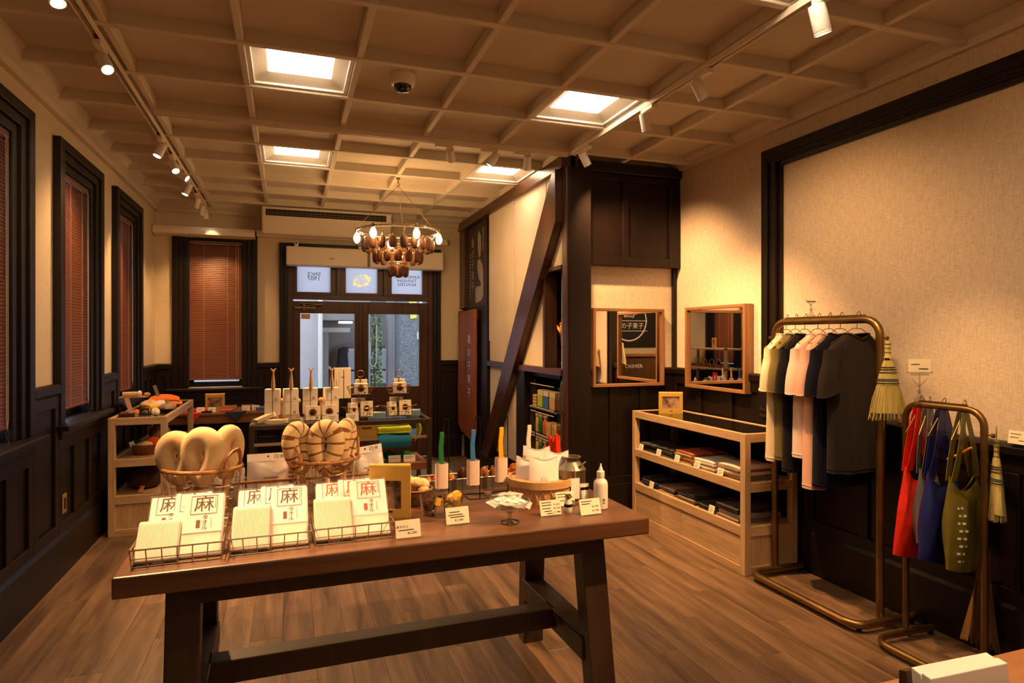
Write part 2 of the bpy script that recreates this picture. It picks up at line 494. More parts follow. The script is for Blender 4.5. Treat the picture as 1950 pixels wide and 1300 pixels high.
wall_mirror = struct('wall_corner', MB().box(2.14, XR, YM, YM+.1, 0, 3.1), M['linen'])
wall_back = struct('wall_back', MB().box(-1.5, 3.3, YB-.16, YB, 0, 3.1), M['wall'])

# dado panelling
def dado(parent, F, x0, x1, ztop, zbot=.27, step=.32, inset=.035):
    d = .018
    def P(name, x0_, x1_, y0_, y1_, z0_, z1_, m='dark'):
        part(name, MB(F).box(x0_, x1_, y0_, y1_, z0_, z1_), M[m], parent, bevel=.003, seg=1)
    n = max(1, round((x1-x0)/step)); st = (x1-x0)/n; sw = .034
    along = 'dark_y' if F in (FL, FR) else 'dark_x'
    P('top_rail', x0, x1, -inset, 0, ztop-.075, ztop, along)
    P('bottom_rail', x0, x1, -inset, 0, zbot, zbot+.07, along)
    for k in range(n+1):
        c_ = min(max(x0+k*st, x0+sw), x1-sw)
        P('stile', c_-sw, c_+sw, -inset, 0, zbot+.07, ztop-.075)
    for k in range(n):
        P('panel', x0+k*st+sw, x0+(k+1)*st-sw, -d, 0, zbot+.07, ztop-.075)
def rail(parent, F, x0, x1, z0=1.135, z1=1.21, out=.045):
    m = M['dark_y'] if F in (FL, FR) else M['dark_x']
    part('chair_rail', MB(F).prism([(-out,z0+.02),(-out,z1-.012),(-out+.01,z1),(0,z1),(0,z0),(-out+.015,z0)], x0, x1, 'x'), m, parent)

# left wall panelling
prev = YB
for cy_, hw in LW:
    if cy_-.495 > prev and cy_ > 2.2:
        dado(wall_left, FL, prev if prev > 1.5 else 1.5, cy_-.495, 1.14); rail(wall_left, FL, prev if prev > 1.5 else 1.5, cy_-.495)
    if cy_ > 2.2: dado(wall_left, FL, cy_-.495, cy_+.495, .86, step=.33)
    prev = cy_+.495
dado(wall_left, FL, prev, YF, 1.14); rail(wall_left, FL, prev, YF)
dado(wall_left, FL, YB, 1.5, .86, step=.6); 
struct('baseboard_left', MB().prism([(XL,0),(XL+.045,0),(XL+.045,.245),(XL+.03,.27),(XL,.27)], YB, YF, 'y'), M['dark_y'])
# far wall panelling
dado(wall_far, FF, -1.38, -1.21, 1.14, step=.2); rail(wall_far, FF, -1.38, -1.21)
dado(wall_far, FF, -1.21, -.34, .86, step=.3)
dado(wall_far, FF, -.34, -.105, 1.14, step=.2); rail(wall_far, FF, -.34, -.105)
dado(wall_far, FF, 1.79, XP+.05, 1.14, step=.3); rail(wall_far, FF, 1.79, XP+.05)
struct('baseboard_far_1', MB().box(-1.38, -.105, YF-.045, YF, 0, .27), M['dark_x'], bevel=.006)
struct('baseboard_far_2', MB().box(1.79, XP, YF-.045, YF, 0, .27), M['dark_x'], bevel=.006)
# right wall panelling (local x = -Y)
dado(wall_right, FR, -YM, -3.62, 1.18, step=.38); rail(wall_right, FR, -YM, -3.62, 1.17, 1.24, .05)
dado(wall_right, FR, -3.62, -.4, .95, step=.42)
struct('baseboard_right', MB().prism([(XR,0),(XR-.045,0),(XR-.045,.25),(XR-.03,.275),(XR,.275)], YB, YM, 'y'), M['dark_y'])
# corner wall panelling
dado(wall_mirror, FM, 2.26, XR-.04, 1.18, step=.3); rail(wall_mirror, FM, 2.26, XR-.04, 1.17, 1.24, .05)
struct('baseboard_corner', MB().box(2.24, XR-.03, YM-.045, YM, 0, .275), M['dark_x'], bevel=.006)

# framed cloth panel on the right wall
fr = struct('trim_4', MB(FR).prism([(-.06,2.70),(-.06,2.79),(0,2.79),(0,2.665),(-.02,2.665),(-.03,2.70)], -3.62, -.2, 'x'), M['dark_y'], bevel=.002)
for (h0, h1, d_) in ((3.625,3.565,.062),(3.565,3.53,.045),(3.53,3.50,.055),(3.50,3.475,.025)):
    part('casing_strip', MB(FR).box(-h0, -h1, -d_, 0, 1.0, 2.79 - (3.625-h0)*.8), M['dark'], fr, bevel=.003)
for (z0, z1, d_) in ((2.725,2.76,.072),(2.69,2.712,.05)):
    part('casing_strip', MB(FR).box(-3.6, -.2, -d_, -.02, z0, z1), M['dark_y'], fr, bevel=.003)
struct('trim_5', MB(FR).prism([(-.065,.965),(-.065,.995),(-.055,1.015),(0,1.015),(0,.94),(-.045,.94)], -3.64, -.2, 'x'), M['dark_y'])

# windows
def window(n, F, cx, hw, ho, z0, z1, zo1):
    """casing outer half width ho, opening half width hw, sill z0, casing top z1, opening top zo1"""
    c = MB(F); k = (ho-hw)
    steps = [(ho, ho-k*.36, .045), (ho-k*.36, ho-k*.68, .028), (ho-k*.68, hw, .010)]
    kt = z1-zo1
    zs = [(z1, z1-kt*.36), (z1-kt*.36, z1-kt*.68), (z1-kt*.68, zo1)]
    for (a, b_, d_), (za, zb) in zip(steps, zs):
        c.box(cx-a, cx-b_, -d_, .03, z0, za); c.box(cx+b_, cx+a, -d_, .03, z0, za); c.box(cx-b_, cx+b_, -d_, .03, zb, za)
    wn = struct('window_%d' % n, c, M['dark'], bevel=.005)
    m = M['dark_y'] if F is FL else M['dark_x']
    part('window_sill', MB(F).prism([(-.10,z0-.03),(-.10,z0-.008),(-.09,z0),(.12,z0),(.12,z0-.03)], cx-ho-.05, cx+ho+.05, 'x'), m, wn)
    part('apron', MB(F).box(cx-ho, cx+ho, -.05, 0, z0-.085, z0-.03), m, wn, bevel=.006)
    j = MB(F); j.box(cx-hw-.014, cx-hw, .03, .16, z0, zo1+.012); j.box(cx+hw, cx+hw+.014, .03, .16, z0, zo1+.012); j.box(cx-hw, cx+hw, .03, .16, zo1, zo1+.012)
    part('jamb', j, M['dark'], wn)
    s = MB(F); s.box(cx-hw, cx-hw+.04, .09, .13, z0, zo1); s.box(cx+hw-.04, cx+hw, .09, .13, z0, zo1)
    s.box(cx-hw+.04, cx+hw-.04, .09, .13, z0, z0+.06); s.box(cx-hw+.04, cx+hw-.04, .09, .13, zo1-.05, zo1); s.box(cx-hw+.04, cx+hw-.04, .09, .13, (z0+zo1)/2-.02, (z0+zo1)/2+.02)
    sa = part('sash', s, M['dark'], wn)
    part('pane', MB(F).box(cx-hw+.04, cx+hw-.04, .105, .109, z0+.06, zo1-.05), M['glass'], sa)
    return wn
for n, (cy_, hw) in enumerate(LW): window(n+1, FL, cy_, .285, .495, .95, 2.75, 2.575)
window(7, FF, -.775, .275, .435, .935, 2.70, 2.575)

# venetian blinds
def blind(F, cx, hw, ztop, zbot, label, cordside, cordz):
    t = thing('venetian_blind', label, 'blind', F @ Vector((cx, .02, zbot)), F.to_euler().z, 'brown venetian blinds')
    H = ztop - zbot
    hr = part('headrail', MB().box(-hw, hw, -.015, .015, H-.03, H+.0), M['slat'], t, bevel=.003)
    part('headrail_trim', MB().box(-hw+.02, hw-.02, -.017, -.014, H-.034, H-.029).box(-hw+.02, hw-.02, -.017, -.014, H-.003, H), M['steel'], hr)
    s = MB(); z = .022; a = R(72); dx = .0125
    while z < H-.04:
        c_, s_ = math.cos(a)*dx, math.sin(a)*dx
        s.add([(-hw+.004,-c_,z-s_),(hw-.004,-c_,z-s_),(hw-.004,-.0022,z+.0012),(-hw+.004,-.0022,z+.0012),(hw-.004,c_,z+s_),(-hw+.004,c_,z+s_)], [(0,1,2,3),(3,2,4,5)])
        z += .0205
    part('slats', s, M['slat'], t, kind='stuff', smooth=True)
    part('bottom_rail', MB().box(-hw+.002, hw-.002, -.012, .012, 0, .014), M['slat'], t, bevel=.003)
    for lx in (-hw*.45, hw*.45):
        part('ladder_cord', MB().tube([(lx,-.014,H-.03),(lx,-.014,.01)], .0016, 5), M['cord'], t)
    cx_ = cordside*(hw-.05)
    pc = part('pull_cord', MB().tube([(cx_-.012,-.022,H-.03),(cx_-.012,-.024,(H+cordz)/2),(cx_-.010,-.024,cordz+.05),(cx_,-.024,cordz),(cx_+.010,-.024,cordz+.05),(cx_+.012,-.022,H-.03)], .0022, 5), M['cord'], t)
    part('cord_weight', MB().lathe([(.004,.03),(.009,.022),(.009,-.03),(.006,-.036)], 8, (cx_,-.024,cordz-.03)), M['acrylic'], pc)
    return t
names = {3:'leftmost brown venetian blind, cut off by the edge of the photo', 4:'brown venetian blind in the second window of the left wall',
         5:'brown venetian blind in the left wall window nearest the corner'}
for n, (cy_, hw) in enumerate(LW):
    if n in names: blind(FL, cy_, .282, 2.572, 1.02, names[n], 1, .0)
    else: blind(FL, cy_, .282, 2.572, 1.02, 'brown venetian blind of the %s left wall window nearer than the photo shows' % ['rearmost','second','third'][n], 1, .0)
blind(FF, -.775, .272, 2.57, 1.02, 'brown venetian blind on the far wall beside the entrance doors', 1, .03)

# outlet in the left panelling
ot = thing('wall_outlet', 'small brass framed socket plate low on the left panelling', 'socket', (XL+.036, 4.74, .45), 0)
part('plate', MB().box(0, .006, -.038, .038, -.06, .06), mat('outlet_brass', (196,160,96), .4, metal=.6), ot, bevel=.003)
part('socket', MB().box(.005, .009, -.016, .016, -.036, .036), M['blackm'], ot, bevel=.002)
# ================================================================ PARTITION ON THE RIGHT BACK SIDE
b = MB()
b.box(2.10, 2.14, 5.48, 7.85, 0, 2.95); b.box(2.10, 2.14, 4.60, 5.48, 2.04, 2.95); b.box(2.10, 2.14, 4.99, 5.48, 1.19, 2.04); b.box(2.10, 2.14, 4.60, 5.48, 0, .22)
wp = struct('wall_partition', b, M['dark'])
for (y0, y1, z0, z1) in ((5.85,6.66,1.245,2.83), (5.03,5.835,1.245,2.83), (4.645,5.015,2.075,2.83), (5.70,6.62,.30,1.185)):
    part('panel', MB().box(2.065, 2.10, y0, y1, z0, z1), M['plasterpanel'], wp)
part('top_beam', MB().box(2.02, 2.16, 4.60, 7.85, 2.83, 2.93), M['beamwood'], wp, bevel=.004)
part('cross_rail', MB().box(2.03, 2.12, 4.645, 6.66, 1.19, 1.242), M['beamwood'], wp, bevel=.003)
part('corner_post', MB().box(2.045, 2.12, 4.555, 4.645, 0, 2.83), M['beamwood_z'], wp, bevel=.004)
part('front_post', MB().box(2.062, 2.25, 4.54, 4.60, 0, 2.83).box(2.12, 2.25, 4.60, 4.80, 0, 2.83), M['dark'], wp, bevel=.004)
part('mid_post', MB().box(2.035, 2.12, 5.48, 5.70, .22, 1.19), M['dark'], wp, bevel=.003)
part('end_post', MB().box(2.03, 2.14, 6.63, 6.675, 0, 1.46), M['dark'], wp, bevel=.003)
part('base_beam', MB().box(2.03, 2.12, 4.645, 6.63, 0, .22), M['dark_y'], wp, bevel=.004)
part('end_jamb', MB().box(2.04, 2.14, 7.62, 7.85, 1.86, 2.83), M['beamwood_z'], wp, bevel=.003)
part('dark_door_panel', MB().box(2.05, 2.10, 6.68, 7.16, 0, 1.855), M['dark'], wp, bevel=.004)
# frame and lining of the upper pass-through
f = MB(); f.box(2.035, 2.15, 4.985, 5.03, 1.242, 2.04); f.box(2.035, 2.15, 4.645, 5.03, 2.04, 2.075)
part('opening_frame', f, M['beamwood_z'], wp, bevel=.003)
f = MB(); f.box(2.10, 2.62, 5.46, 5.50, .22, 1.19); f.box(2.10, 2.62, 4.885, 5.50, 1.15, 1.19); f.box(2.10, 2.62, 4.885, 5.50, .18, .22); f.box(2.10,2.25,4.81,4.885,1.15,1.19); f.box(2.10,2.25,4.81,4.885,.18,.22); f.box(2.60, 2.62, 4.88, 5.5, .22, 2.1)
f.box(2.14, 2.6, 4.885, 4.90, .22, 1.15)
part('niche_lining', f, M['dark'], wp)
# diagonal brace
def by(z, e): return (4.908 + (2.587-z)*.775 - .015) if e else (4.577 + (2.491-z)*.806 + .06)
pl_ = [(by(.22,1), .22), (by(.22,0), .22), (by(2.83,0) if by(2.83,0) > 4.645 else 4.645, 2.415 if by(2.83,0) < 4.645 else 2.83), (4.645, 2.83), (by(2.83,1), 2.83)]
part('diagonal_brace', MB().prism(pl_, 1.985, 2.062, 'x'), M['beamwood_z'], wp, bevel=.004)
# upper dark cupboard front of the corner wall
up = struct('trim_6', MB().box(2.25, XR, 4.70, YM, 2.09, 2.86), M['dark'])
part('crown_rail', MB().prism([(4.70,2.84),(4.665,2.86),(4.655,2.93),(YM,2.93),(YM,2.84)], 2.06, XR, 'x'), M['dark_x'], up)
for (x0, x1) in ((2.255,2.32),(2.615,2.665),(3.06,3.165)):
    part('stile', MB().box(x0, x1, 4.68, 4.70, 2.09, 2.84), M['dark'], up, bevel=.003)
for (x0, x1) in ((2.32,2.615),(2.665,3.06)):
    part('rail', MB().box(x0, x1, 4.68, 4.70, 2.09, 2.165), M['dark_x'], up, bevel=.003); part('rail', MB().box(x0, x1, 4.68, 4.70, 2.79, 2.84), M['dark_x'], up, bevel=.003)
part('side_trim', MB().box(3.135, XR, 4.735, YM, 1.24, 2.09), M['dark'], up, bevel=.003)

# poster with white print in the end bay
po = thing('wall_poster', 'dark brown poster with white brush drawing and lettering, on the partition above the hanging board', 'poster', (2.098, 7.23, 2.34))
part('poster_sheet', MB().box(-.012, 0, -.39, .39, -.485, .485), mat('poster_brown', (70,58,48), .6), po)
pm_ = mat('poster_print', (196,186,168), .7); g = MB()
fm = lambda y, z: frame_m((-.0135, y, z), (0,-1,0), (0,0,1))
for k, (key, z) in enumerate((('kame',.28),('no',.15),('ko',.02),('taba',-.11),('ko',-.24))): text(g, key, .125, fm(.16, z))
for k in range(14): g.cbox((-.0135, .27, .16-.04*k), (.001, .03, .022))
for k in range(9): g.cbox((-.0135, -.27, .40-.03*k), (.001, .03, .018))
part('lettering', g, pm_, po)
g = MB()
g.add([(-.0135, y, z) for y, z in [(-.10,.40),(-.18,.34),(-.20,.22),(-.17,.10),(-.10,.08),(-.06,.2),(-.05,.34)]], [tuple(range(7))])
g.add([(-.0135, y, z) for y, z in [(-.05,.06),(-.16,.06),(-.25,-.02),(-.27,-.15),(-.20,-.22),(-.10,-.16),(-.04,-.04)]], [tuple(range(7))])
g.add([(-.0136, y, z) for y, z in [(.04,-.25),(-.18,-.25),(-.18,-.08),(-.28,-.06),(-.28,-.36),(-.20,-.42),(.04,-.44)]], [tuple(range(7))])
part('drawing', g, mat('poster_drawing', (176,166,148), .7), po)

# hanging wooden signboard
sb = thing('wooden_signboard', 'tall reddish natural-edge wooden board with white vertical writing, hung on the partition', 'sign', (2.0, 7.34, .30))
pts = [(-.26,.0),(-.36,.10),(-.355,.5),(-.37,.9),(-.36,1.52),(.36,1.50),(.345,1.0),(.37,.55),(.35,.25),(.36,.14),(.22,.06)]
part('board', MB().prism(pts, -.02, .02, 'x'), wood('red_brown_board', (128,62,30), (170,92,48), 'z', rough=.4, freq=6), sb, bevel=.006)
part('grain_split', MB().box(-.0212, -.0195, -.02, .0, .75, 1.1), M['dark'], sb)
g = MB()
for k, key in enumerate(('kame','no','ko','taba','ko')): text(g, key, .115, frame_m((-.0225, -.17, 1.17-.155*k), (0,-1,0), (0,0,1)))
part('lettering', g, M['paper'], sb)
part('hanger', MB().box(.0, .05, .30, .40, 1.40, 1.52), M['blackm'], sb); part('hanger', MB().box(.02, .05, -.33, -.25, 1.40, 1.5), M['blackm'], sb)

# ================================================================ ENTRANCE
b = MB(FF)
b.box(-.105, -.06, -.05, .03, 0, 2.59); b.box(-.06, -.015, -.03, .03, 0, 2.545); b.box(1.745, 1.79, -.05, .03, 0, 2.59); b.box(1.70, 1.745, -.03, .03, 0, 2.545)
b.box(-.06, 1.745, -.05, .03, 2.545, 2.59); b.box(-.015, 1.70, -.03, .03, 2.50, 2.545)
de = struct('trim_7', b, M['dark'], bevel=.005)
b = MB(FF); b.box(-.015, .045, .02, .15, 0, 2.5); b.box(1.645, 1.70, .02, .15, 0, 2.5)
part('door_jamb', b, M['doorwood'], de, bevel=.003)
part('transom_bar', MB(FF).box(.045, 1.645, .0, .14, 1.945, 2.0), M['doorwood'], de, bevel=.004)
for (x0, x1) in ((.535,.589),(1.091,1.142)):
    part('mullion', MB(FF).box(x0, x1, -.005, .14, 2.0, 2.5), M['doorwood'], de, bevel=.003)
def frosted():
    m, N, L, B = newmat('frosted_film'); N.remove(B)
    t = N.new('ShaderNodeBsdfTranslucent'); t.inputs[0].default_value = (.80,.81,.88,1)
    d = N.new('ShaderNodeBsdfDiffuse'); d.inputs[0].default_value = (.7,.7,.74,1)
    mx = N.new('ShaderNodeMixShader'); mx.inputs[0].default_value = .12
    L.new(t.outputs[0], mx.inputs[1]); L.new(d.outputs[0], mx.inputs[2]); L.new(mx.outputs[0], N['Material Output'].inputs['Surface'])
    return m
M['frost'] = frosted()
def film_col(name, col):
    m, N, L, B = newmat(name); N.remove(B)
    t = N.new('ShaderNodeBsdfTranslucent'); t.inputs[0].default_value = rgb(col)
    L.new(t.outputs[0], N['Material Output'].inputs['Surface']); return m
def yellow_film():
    m, N, L, B = newmat('yellow_film'); N.remove(B)
    t = N.new('ShaderNodeBsdfTransparent'); t.inputs[0].default_value = (1.0,.93,.42,1)
    d = N.new('ShaderNodeBsdfDiffuse'); d.inputs[0].default_value = rgb((255,236,120))
    mx = N.new('ShaderNodeAddShader'); L.new(t.outputs[0], mx.inputs[0]); L.new(d.outputs[0], mx.inputs[1])
    L.new(mx.outputs[0], N['Material Output'].inputs['Surface']); return m
back = lambda x, z: frame_m((x, .069, z), (-1,0,0), (0,0,1))       # seen from inside: mirror writing
for n, (x0, x1, a0, a1) in enumerate(((.045,.535,.089,.469),(.589,1.091,.644,1.022),(1.142,1.645,1.193,1.576))):
    s = MB(FF); s.box(x0, a0, .04, .10, 2.0, 2.5); s.box(a1, x1, .04, .10, 2.0, 2.5); s.box(a0, a1, .04, .10, 2.0, 2.032); s.box(a0, a1, .04, .10, 2.47, 2.5)
    wn = struct('window_%d' % (8+n), s, M['doorwood'], bevel=.004)
    part('pane', MB(FF).box(a0, a1, .071, .076, 2.032, 2.47), M['frost'], wn)
    g = MB(); cx = (a0+a1)/2
    if n == 0:
        text(g, 'since', .058, FF @ back(cx-.0, 2.247)); text(g, '1907', .075, FF @ back(cx-.0, 2.195))
    elif n == 2:
        for k, key in enumerate(('kamenoko','tawashi','honten')): text(g, key, .055, FF @ back(cx, 2.245-.048*k))
    else:
        ex, ez, a = cx+.0, 2.185, R(14)
        rot = lambda u, v: (ex + u*math.cos(a) - v*math.sin(a), ez + u*math.sin(a) + v*math.cos(a))
        def ring(cu, cv, ru, rv, w_, nn=28):
            vs = []
            for k in range(nn):
                t_ = 2*PI*k/nn
                for q in (1.0, 1.0-w_):
                    x_, z_ = rot(cu+ru*q*math.cos(t_), cv+rv*q*math.sin(t_)); vs.append(FF @ Vector((x_, .069, z_)))
            g.add(vs, [(2*k, 2*k+1, (2*k+3) % (2*nn), (2*k+2) % (2*nn)) for k in range(nn)])
        ring(0, 0, .105, .068, .16); ring(.098, .0, .022, .020, .4, 12); ring(-.095, -.025, .022, .014, .5, 10); ring(.05,-.058,.025,.014,.5,10); ring(-.05,-.062,.025,.014,.5,10); ring(.068,.048,.02,.014,.5,10)
        for cu, cv in ((-.05,.012),(0,.022),(.05,.012),(-.028,-.024),(.028,-.024)): ring(cu, cv, .024, .020, .35, 6)
        ring(0, -.002, .082, .05, .12)
    part('print', g, yellow_film() if n == 1 else M['ink'], wn)
def leaf(n, x0, x1, g0, g1):
    s = MB(FF); s.box(x0, g0, .05, .10, .015, 1.925); s.box(g1, x1, .05, .10, .015, 1.925); s.box(g0, g1, .05, .10, 1.782, 1.925); s.box(g0, g1, .05, .10, .70, .89); s.box(g0, g1, .05, .10, .015, .22)
    d_ = struct('door_%d' % n, s, M['doorwood'], bevel=.004)
    part('lower_panel', MB(FF).box(g0-.005, g1+.005, .062, .088, .215, .705), M['doorwood'], d_)
    part('pane', MB(FF).box(g0-.004, g1+.004, .072, .077, .886, 1.786), M['glass'], d_)
    return d_
d1 = leaf(1, .045, .8405, .125, .748); d2 = leaf(2, .8415, 1.645, .915, 1.537)
part('meeting_strip', MB(FF).box(.80, .84, .035, .052, .02, 1.92), M['doorwood'], d1, bevel=.003)
part('push_bar', MB(FF).tube([(.79,.03,.62),(.79,.01,.62),(.79,.01,1.0),(.79,.03,1.0)], .009, 8), M['steel'], d1)
part('push_bar', MB(FF).tube([(.875,.05,.62),(.875,.01,.62),(.875,.01,1.0),(.875,.05,1.0)], .009, 8), M['steel'], d2)
cl = thing('door_closer', 'pewter door closer with arm at the top of the left door leaf', 'door closer', (.18, YF+.04, 1.845))
pw_ = mat('closer_metal', (150,128,92), .4, metal=.7)
part('body', MB().tube([(-.115,0,0),(.115,0,0)], .022, 12), pw_, cl, smooth=True)
part('arm', MB().bar((-.02,-.03,.02), (.20,-.045,.042), .022, .008).bar((.20,-.045,.042),(-.07,.0,.055), .02, .008), pw_, cl)
part('pivot', MB().lathe([(.014,-.03),(.014,.05)], 10, (-.015,-.02,0)), pw_, cl)
st = tag(part('glass_sticker', MB(FF).box(.135, .235, .068, .0705, 1.715, 1.775), mat('tan_sticker', (214,170,120), .6)), 'small tan paper notice stuck on the left door glass', 'sticker')

# air conditioner under the ceiling
ac = thing('air_conditioner', 'cream air conditioner under the ceiling above the entrance', 'air conditioner', (.42, 7.42, 2.66))
prof = [(0,.13),(0,.265),(.015,.27),(.235,.27),(.235,.0),(.16,-.03),(.08,-.02)]
part('body', MB().prism(prof, -.70, .70, 'x'), M['offwhite'], ac, bevel=.02)
part('air_slot', MB().box(-.66, .64, -.004, .01, .165, .235), M['blackm'], ac)
for k in range(2): part('louver', MB().box(-.65, .63, -.008, .012, .182+.022*k, .187+.022*k), mat('louver_grey', (120,100,78), .5), ac)
lv = MB()
for k in range(26): lv.box(-.64+.05*k, -.636+.05*k, -.006, .01, .168, .232)
part('fins', lv, mat('fin_grey', (90,74,58), .5), ac, kind='stuff')
for x in (-.6, .66): part('hanger', MB().box(x-.012, x+.012, .05, .07, .27, .46), M['steel'], ac)
dc = tag(part('screen_casing', MB().prism([(7.66,2.615),(7.655,2.66),(7.67,2.70),(7.84,2.70),(7.84,2.605)], -1.375, -.36, 'x'), M['offwhite'], bevel=.008), 'long cream duct casing above the far window', 'duct casing')
dt = thing('cable_tray', 'slim cream tray running under the air conditioner to the right', 'cable tray', (.745, 7.76, 2.63))
part('tray', MB().box(-1.09, 1.095, -.08, .08, .02, .07), M['offwhite'], dt, bevel=.006); part('lip', MB().box(-1.09, 1.10, -.09, -.07, .0, .03), M['offwhite'], dt, bevel=.004)
for x in (-.96, .45, .86): part('hanging_rod', MB().tube([(x,0,.07),(x,0,.36)], .006, 6), M['offwhite'], dt)
ab = thing('roll_screen_box', 'wide cream cassette box mounted over the entrance transom', 'screen box', (.87, 7.71, 2.315))
part('cassette', MB().box(-.90, .90, -.085, .08, 0, .215), M['offwhite'], ab, bevel=.014)
part('end_cap', MB().box(.895, .905, -.088, .083, -.003, .218), M['white'], ab, bevel=.006)
part('catch', MB().box(-.43, -.38, -.088, -.083, .085, .091), M['ink'], ab); part('strap', MB().box(.0, .03, -.094, -.086, .005, .20), mat('grey_strap', (120,112,104), .6), ab)
for x in (-.79, -.08):
    se = thing('wall_sensor', 'small round %s on the screen box over the door' % ('cream sensor at the left end' if x < -.5 else 'cream sensor near the middle'), 'sensor', (.87+x, 7.70, 2.53), 0, 'sensors on the screen box')
    part('body', MB().lathe([(.018,0),(.022,.01),(.022,.05),(.014,.066),(.0,.07)], 12), M['white'], se, smooth=True); part('lens', MB().ell((0,-.02,.045), .010, 8, 6), M['black'], se)

# ================================================================ STREET BEHIND THE DOOR
grey = mat('street_concrete', (150,150,154), .85, col2=(134,134,140), vscale=3); asph = mat('asphalt', (86,86,90), .9, col2=(100,100,104), vscale=20)
tag(part('street', MB().box(-6, 9, 8.05, 20, -.30, -.16), asph), 'grey asphalt street outside the entrance doors', 'street')['kind'] = 'structure'
tag(part('doorstep', MB().box(-.4, 2.1, 8.02, 8.8, -.16, -.01), grey), 'pale concrete doorstep outside the entrance', 'step')
ga = thing('garage_building', 'grey building with an open garage seen through the left door glass', 'building', (0, 10.5, -.16))
part('pier', MB().box(-3.0, .455, 0, .4, 0, 4.5), mat('pale_render', (196,192,196), .8, col2=(182,180,186), vscale=2), ga)
part('lintel', MB().box(.455, 1.24, 0, .4, 1.93, 4.5), mat('lintel_grey', (146,140,140), .8), ga)
part('side_wall', MB().box(1.14, 1.24, .0, .5, 0, 1.93), mat('garage_wall', (150,150,156), .85), ga)
part('back_wall', MB().box(-3, 4.5, 5.8, 6.0, 0, 4.5), mat('garage_back', (96,92,92), .9), ga)
part('garage_ceiling', MB().box(-3, 1.22, .4, 5.8, 2.05, 2.2), mat('garage_ceiling', (60,58,60), .9), ga)
part('white_beam', MB().box(.50, 1.05, 1.4, 1.55, 1.75, 1.83), M['white'], ga)
part('shutter_post', MB().box(.58, .74, 2.6, 2.7, 0, 1.80), mat('post_grey', (150,146,142), .7), ga)
part('garage_lamp', MB().box(.80, 1.02, .65, .80, 1.895, 1.925), emis('garage_tube', (.95,.98,1.0), 6), ga)
tag(part('down_pipe', MB().tube([(.465,10.44,-.16),(.465,10.44,4)], .035, 10), M['white'], smooth=True), 'white drain pipe on the grey building seen through the left door', 'pipe')
tag(part('granite_pillar', MB().box(1.665, 1.945, 10.2, 10.7, -.16, 4.5), mat('granite', (74,86,98), .35, col2=(150,158,164), vscale=60, detail=8)), 'speckled blue-grey granite pillar seen through the right door glass', 'pillar')
tag(part('grey_column', MB().box(1.55, 1.66, 10.6, 10.9, -.16, 4.5), mat('column_grey', (176,172,176), .7)), 'narrow pale grey column beside the granite pillar', 'column')
wpipe = thing('white_conduit', 'white conduit with a joint box right of the granite pillar', 'conduit', (2.02, 10.35, -.16))
part('tube', MB().tube([(0,0,0),(0,0,4.2)], .04, 10), M['white'], wpipe, smooth=True); part('joint_box', MB().box(-.06, .05, -.06, .06, 1.62, 1.74), M['white'], wpipe, bevel=.01)
tag(part('yellow_sign', MB().add([(1.84,10.18,1.79),(1.94,10.18,1.81),(1.94,10.18,2.1),(1.81,10.18,2.1),(1.84,10.2,1.79),(1.94,10.2,1.81),(1.94,10.2,2.1),(1.81,10.2,2.1)], [(0,1,2,3),(7,6,5,4),(0,4,5,1),(1,5,6,2),(2,6,7,3),(3,7,4,0)]), mat('yellow_sign', (244,232,110), .5)), 'pale yellow street sign at the top right of the door glass', 'sign')
tag(part('meter_pipe', MB().tube([(1.22,10.47,1.15),(1.22,10.47,1.42),(1.22,10.47,1.42)], .03, 8).tube([(1.22,10.47,1.18),(1.24,10.47,1.05),(1.30,10.47,1.02),(1.34,10.47,1.1),(1.34,10.47,1.7)], .012, 6), mat('meter_grey', (170,170,172), .5)), 'grey meter with a bent pipe on the wall beyond the right door', 'meter')
sh = thing('street_shrub', 'green leafy shrub growing between the buildings outside the right door', 'shrub', (1.40, 11.15, -.16))
part('stem', MB().tube([(0,0,0),(.01,0,.6),(-.01,.02,1.2),(.0,0,1.9)], .012, 6), M['doorwood'], sh)
for cname, col, cnt in (('leaves', (86,124,60), 420), ('bright_leaves', (150,176,84), 200)):
    g = MB()
    for k in range(cnt):
        c_ = Vector((random.uniform(-.13,.12), random.uniform(-.12,.12), random.uniform(.55,2.15)))
        e_ = Euler((random.uniform(0,6), random.uniform(0,6), random.uniform(0,6))).to_matrix(); s_ = random.uniform(.02,.045)
        g.add([c_ + e_ @ Vector(p) for p in ((-s_,0,0),(0,-s_*.5,.004),(s_,0,0),(0,s_*.5,.004))], [(0,1,2,3)])
    part(cname, g, mat('leaf_'+cname, col, .5), sh, kind='stuff')
car = thing('parked_car', 'dark car parked in the garage across the street', 'car', (1.66, 12.6, -.16))
cb = mat('car_paint', (22,24,34), .18, coat=.6); cgl = mat('car_glass', (30,34,44), .05, spec=.8)
sec = [(.0,.52,.98,.82,.30),(.25,.62,1.02,.86,.24),(.7,.66,1.1,.86,.2),(1.2,1.0,1.1,.84,.2),(1.7,1.42,1.12,.78,.2),(2.6,1.5,1.1,.74,.2),(3.6,1.46,1.1,.76,.2),(4.2,1.0,1.05,.84,.25),(4.4,.7,.98,.84,.35)]
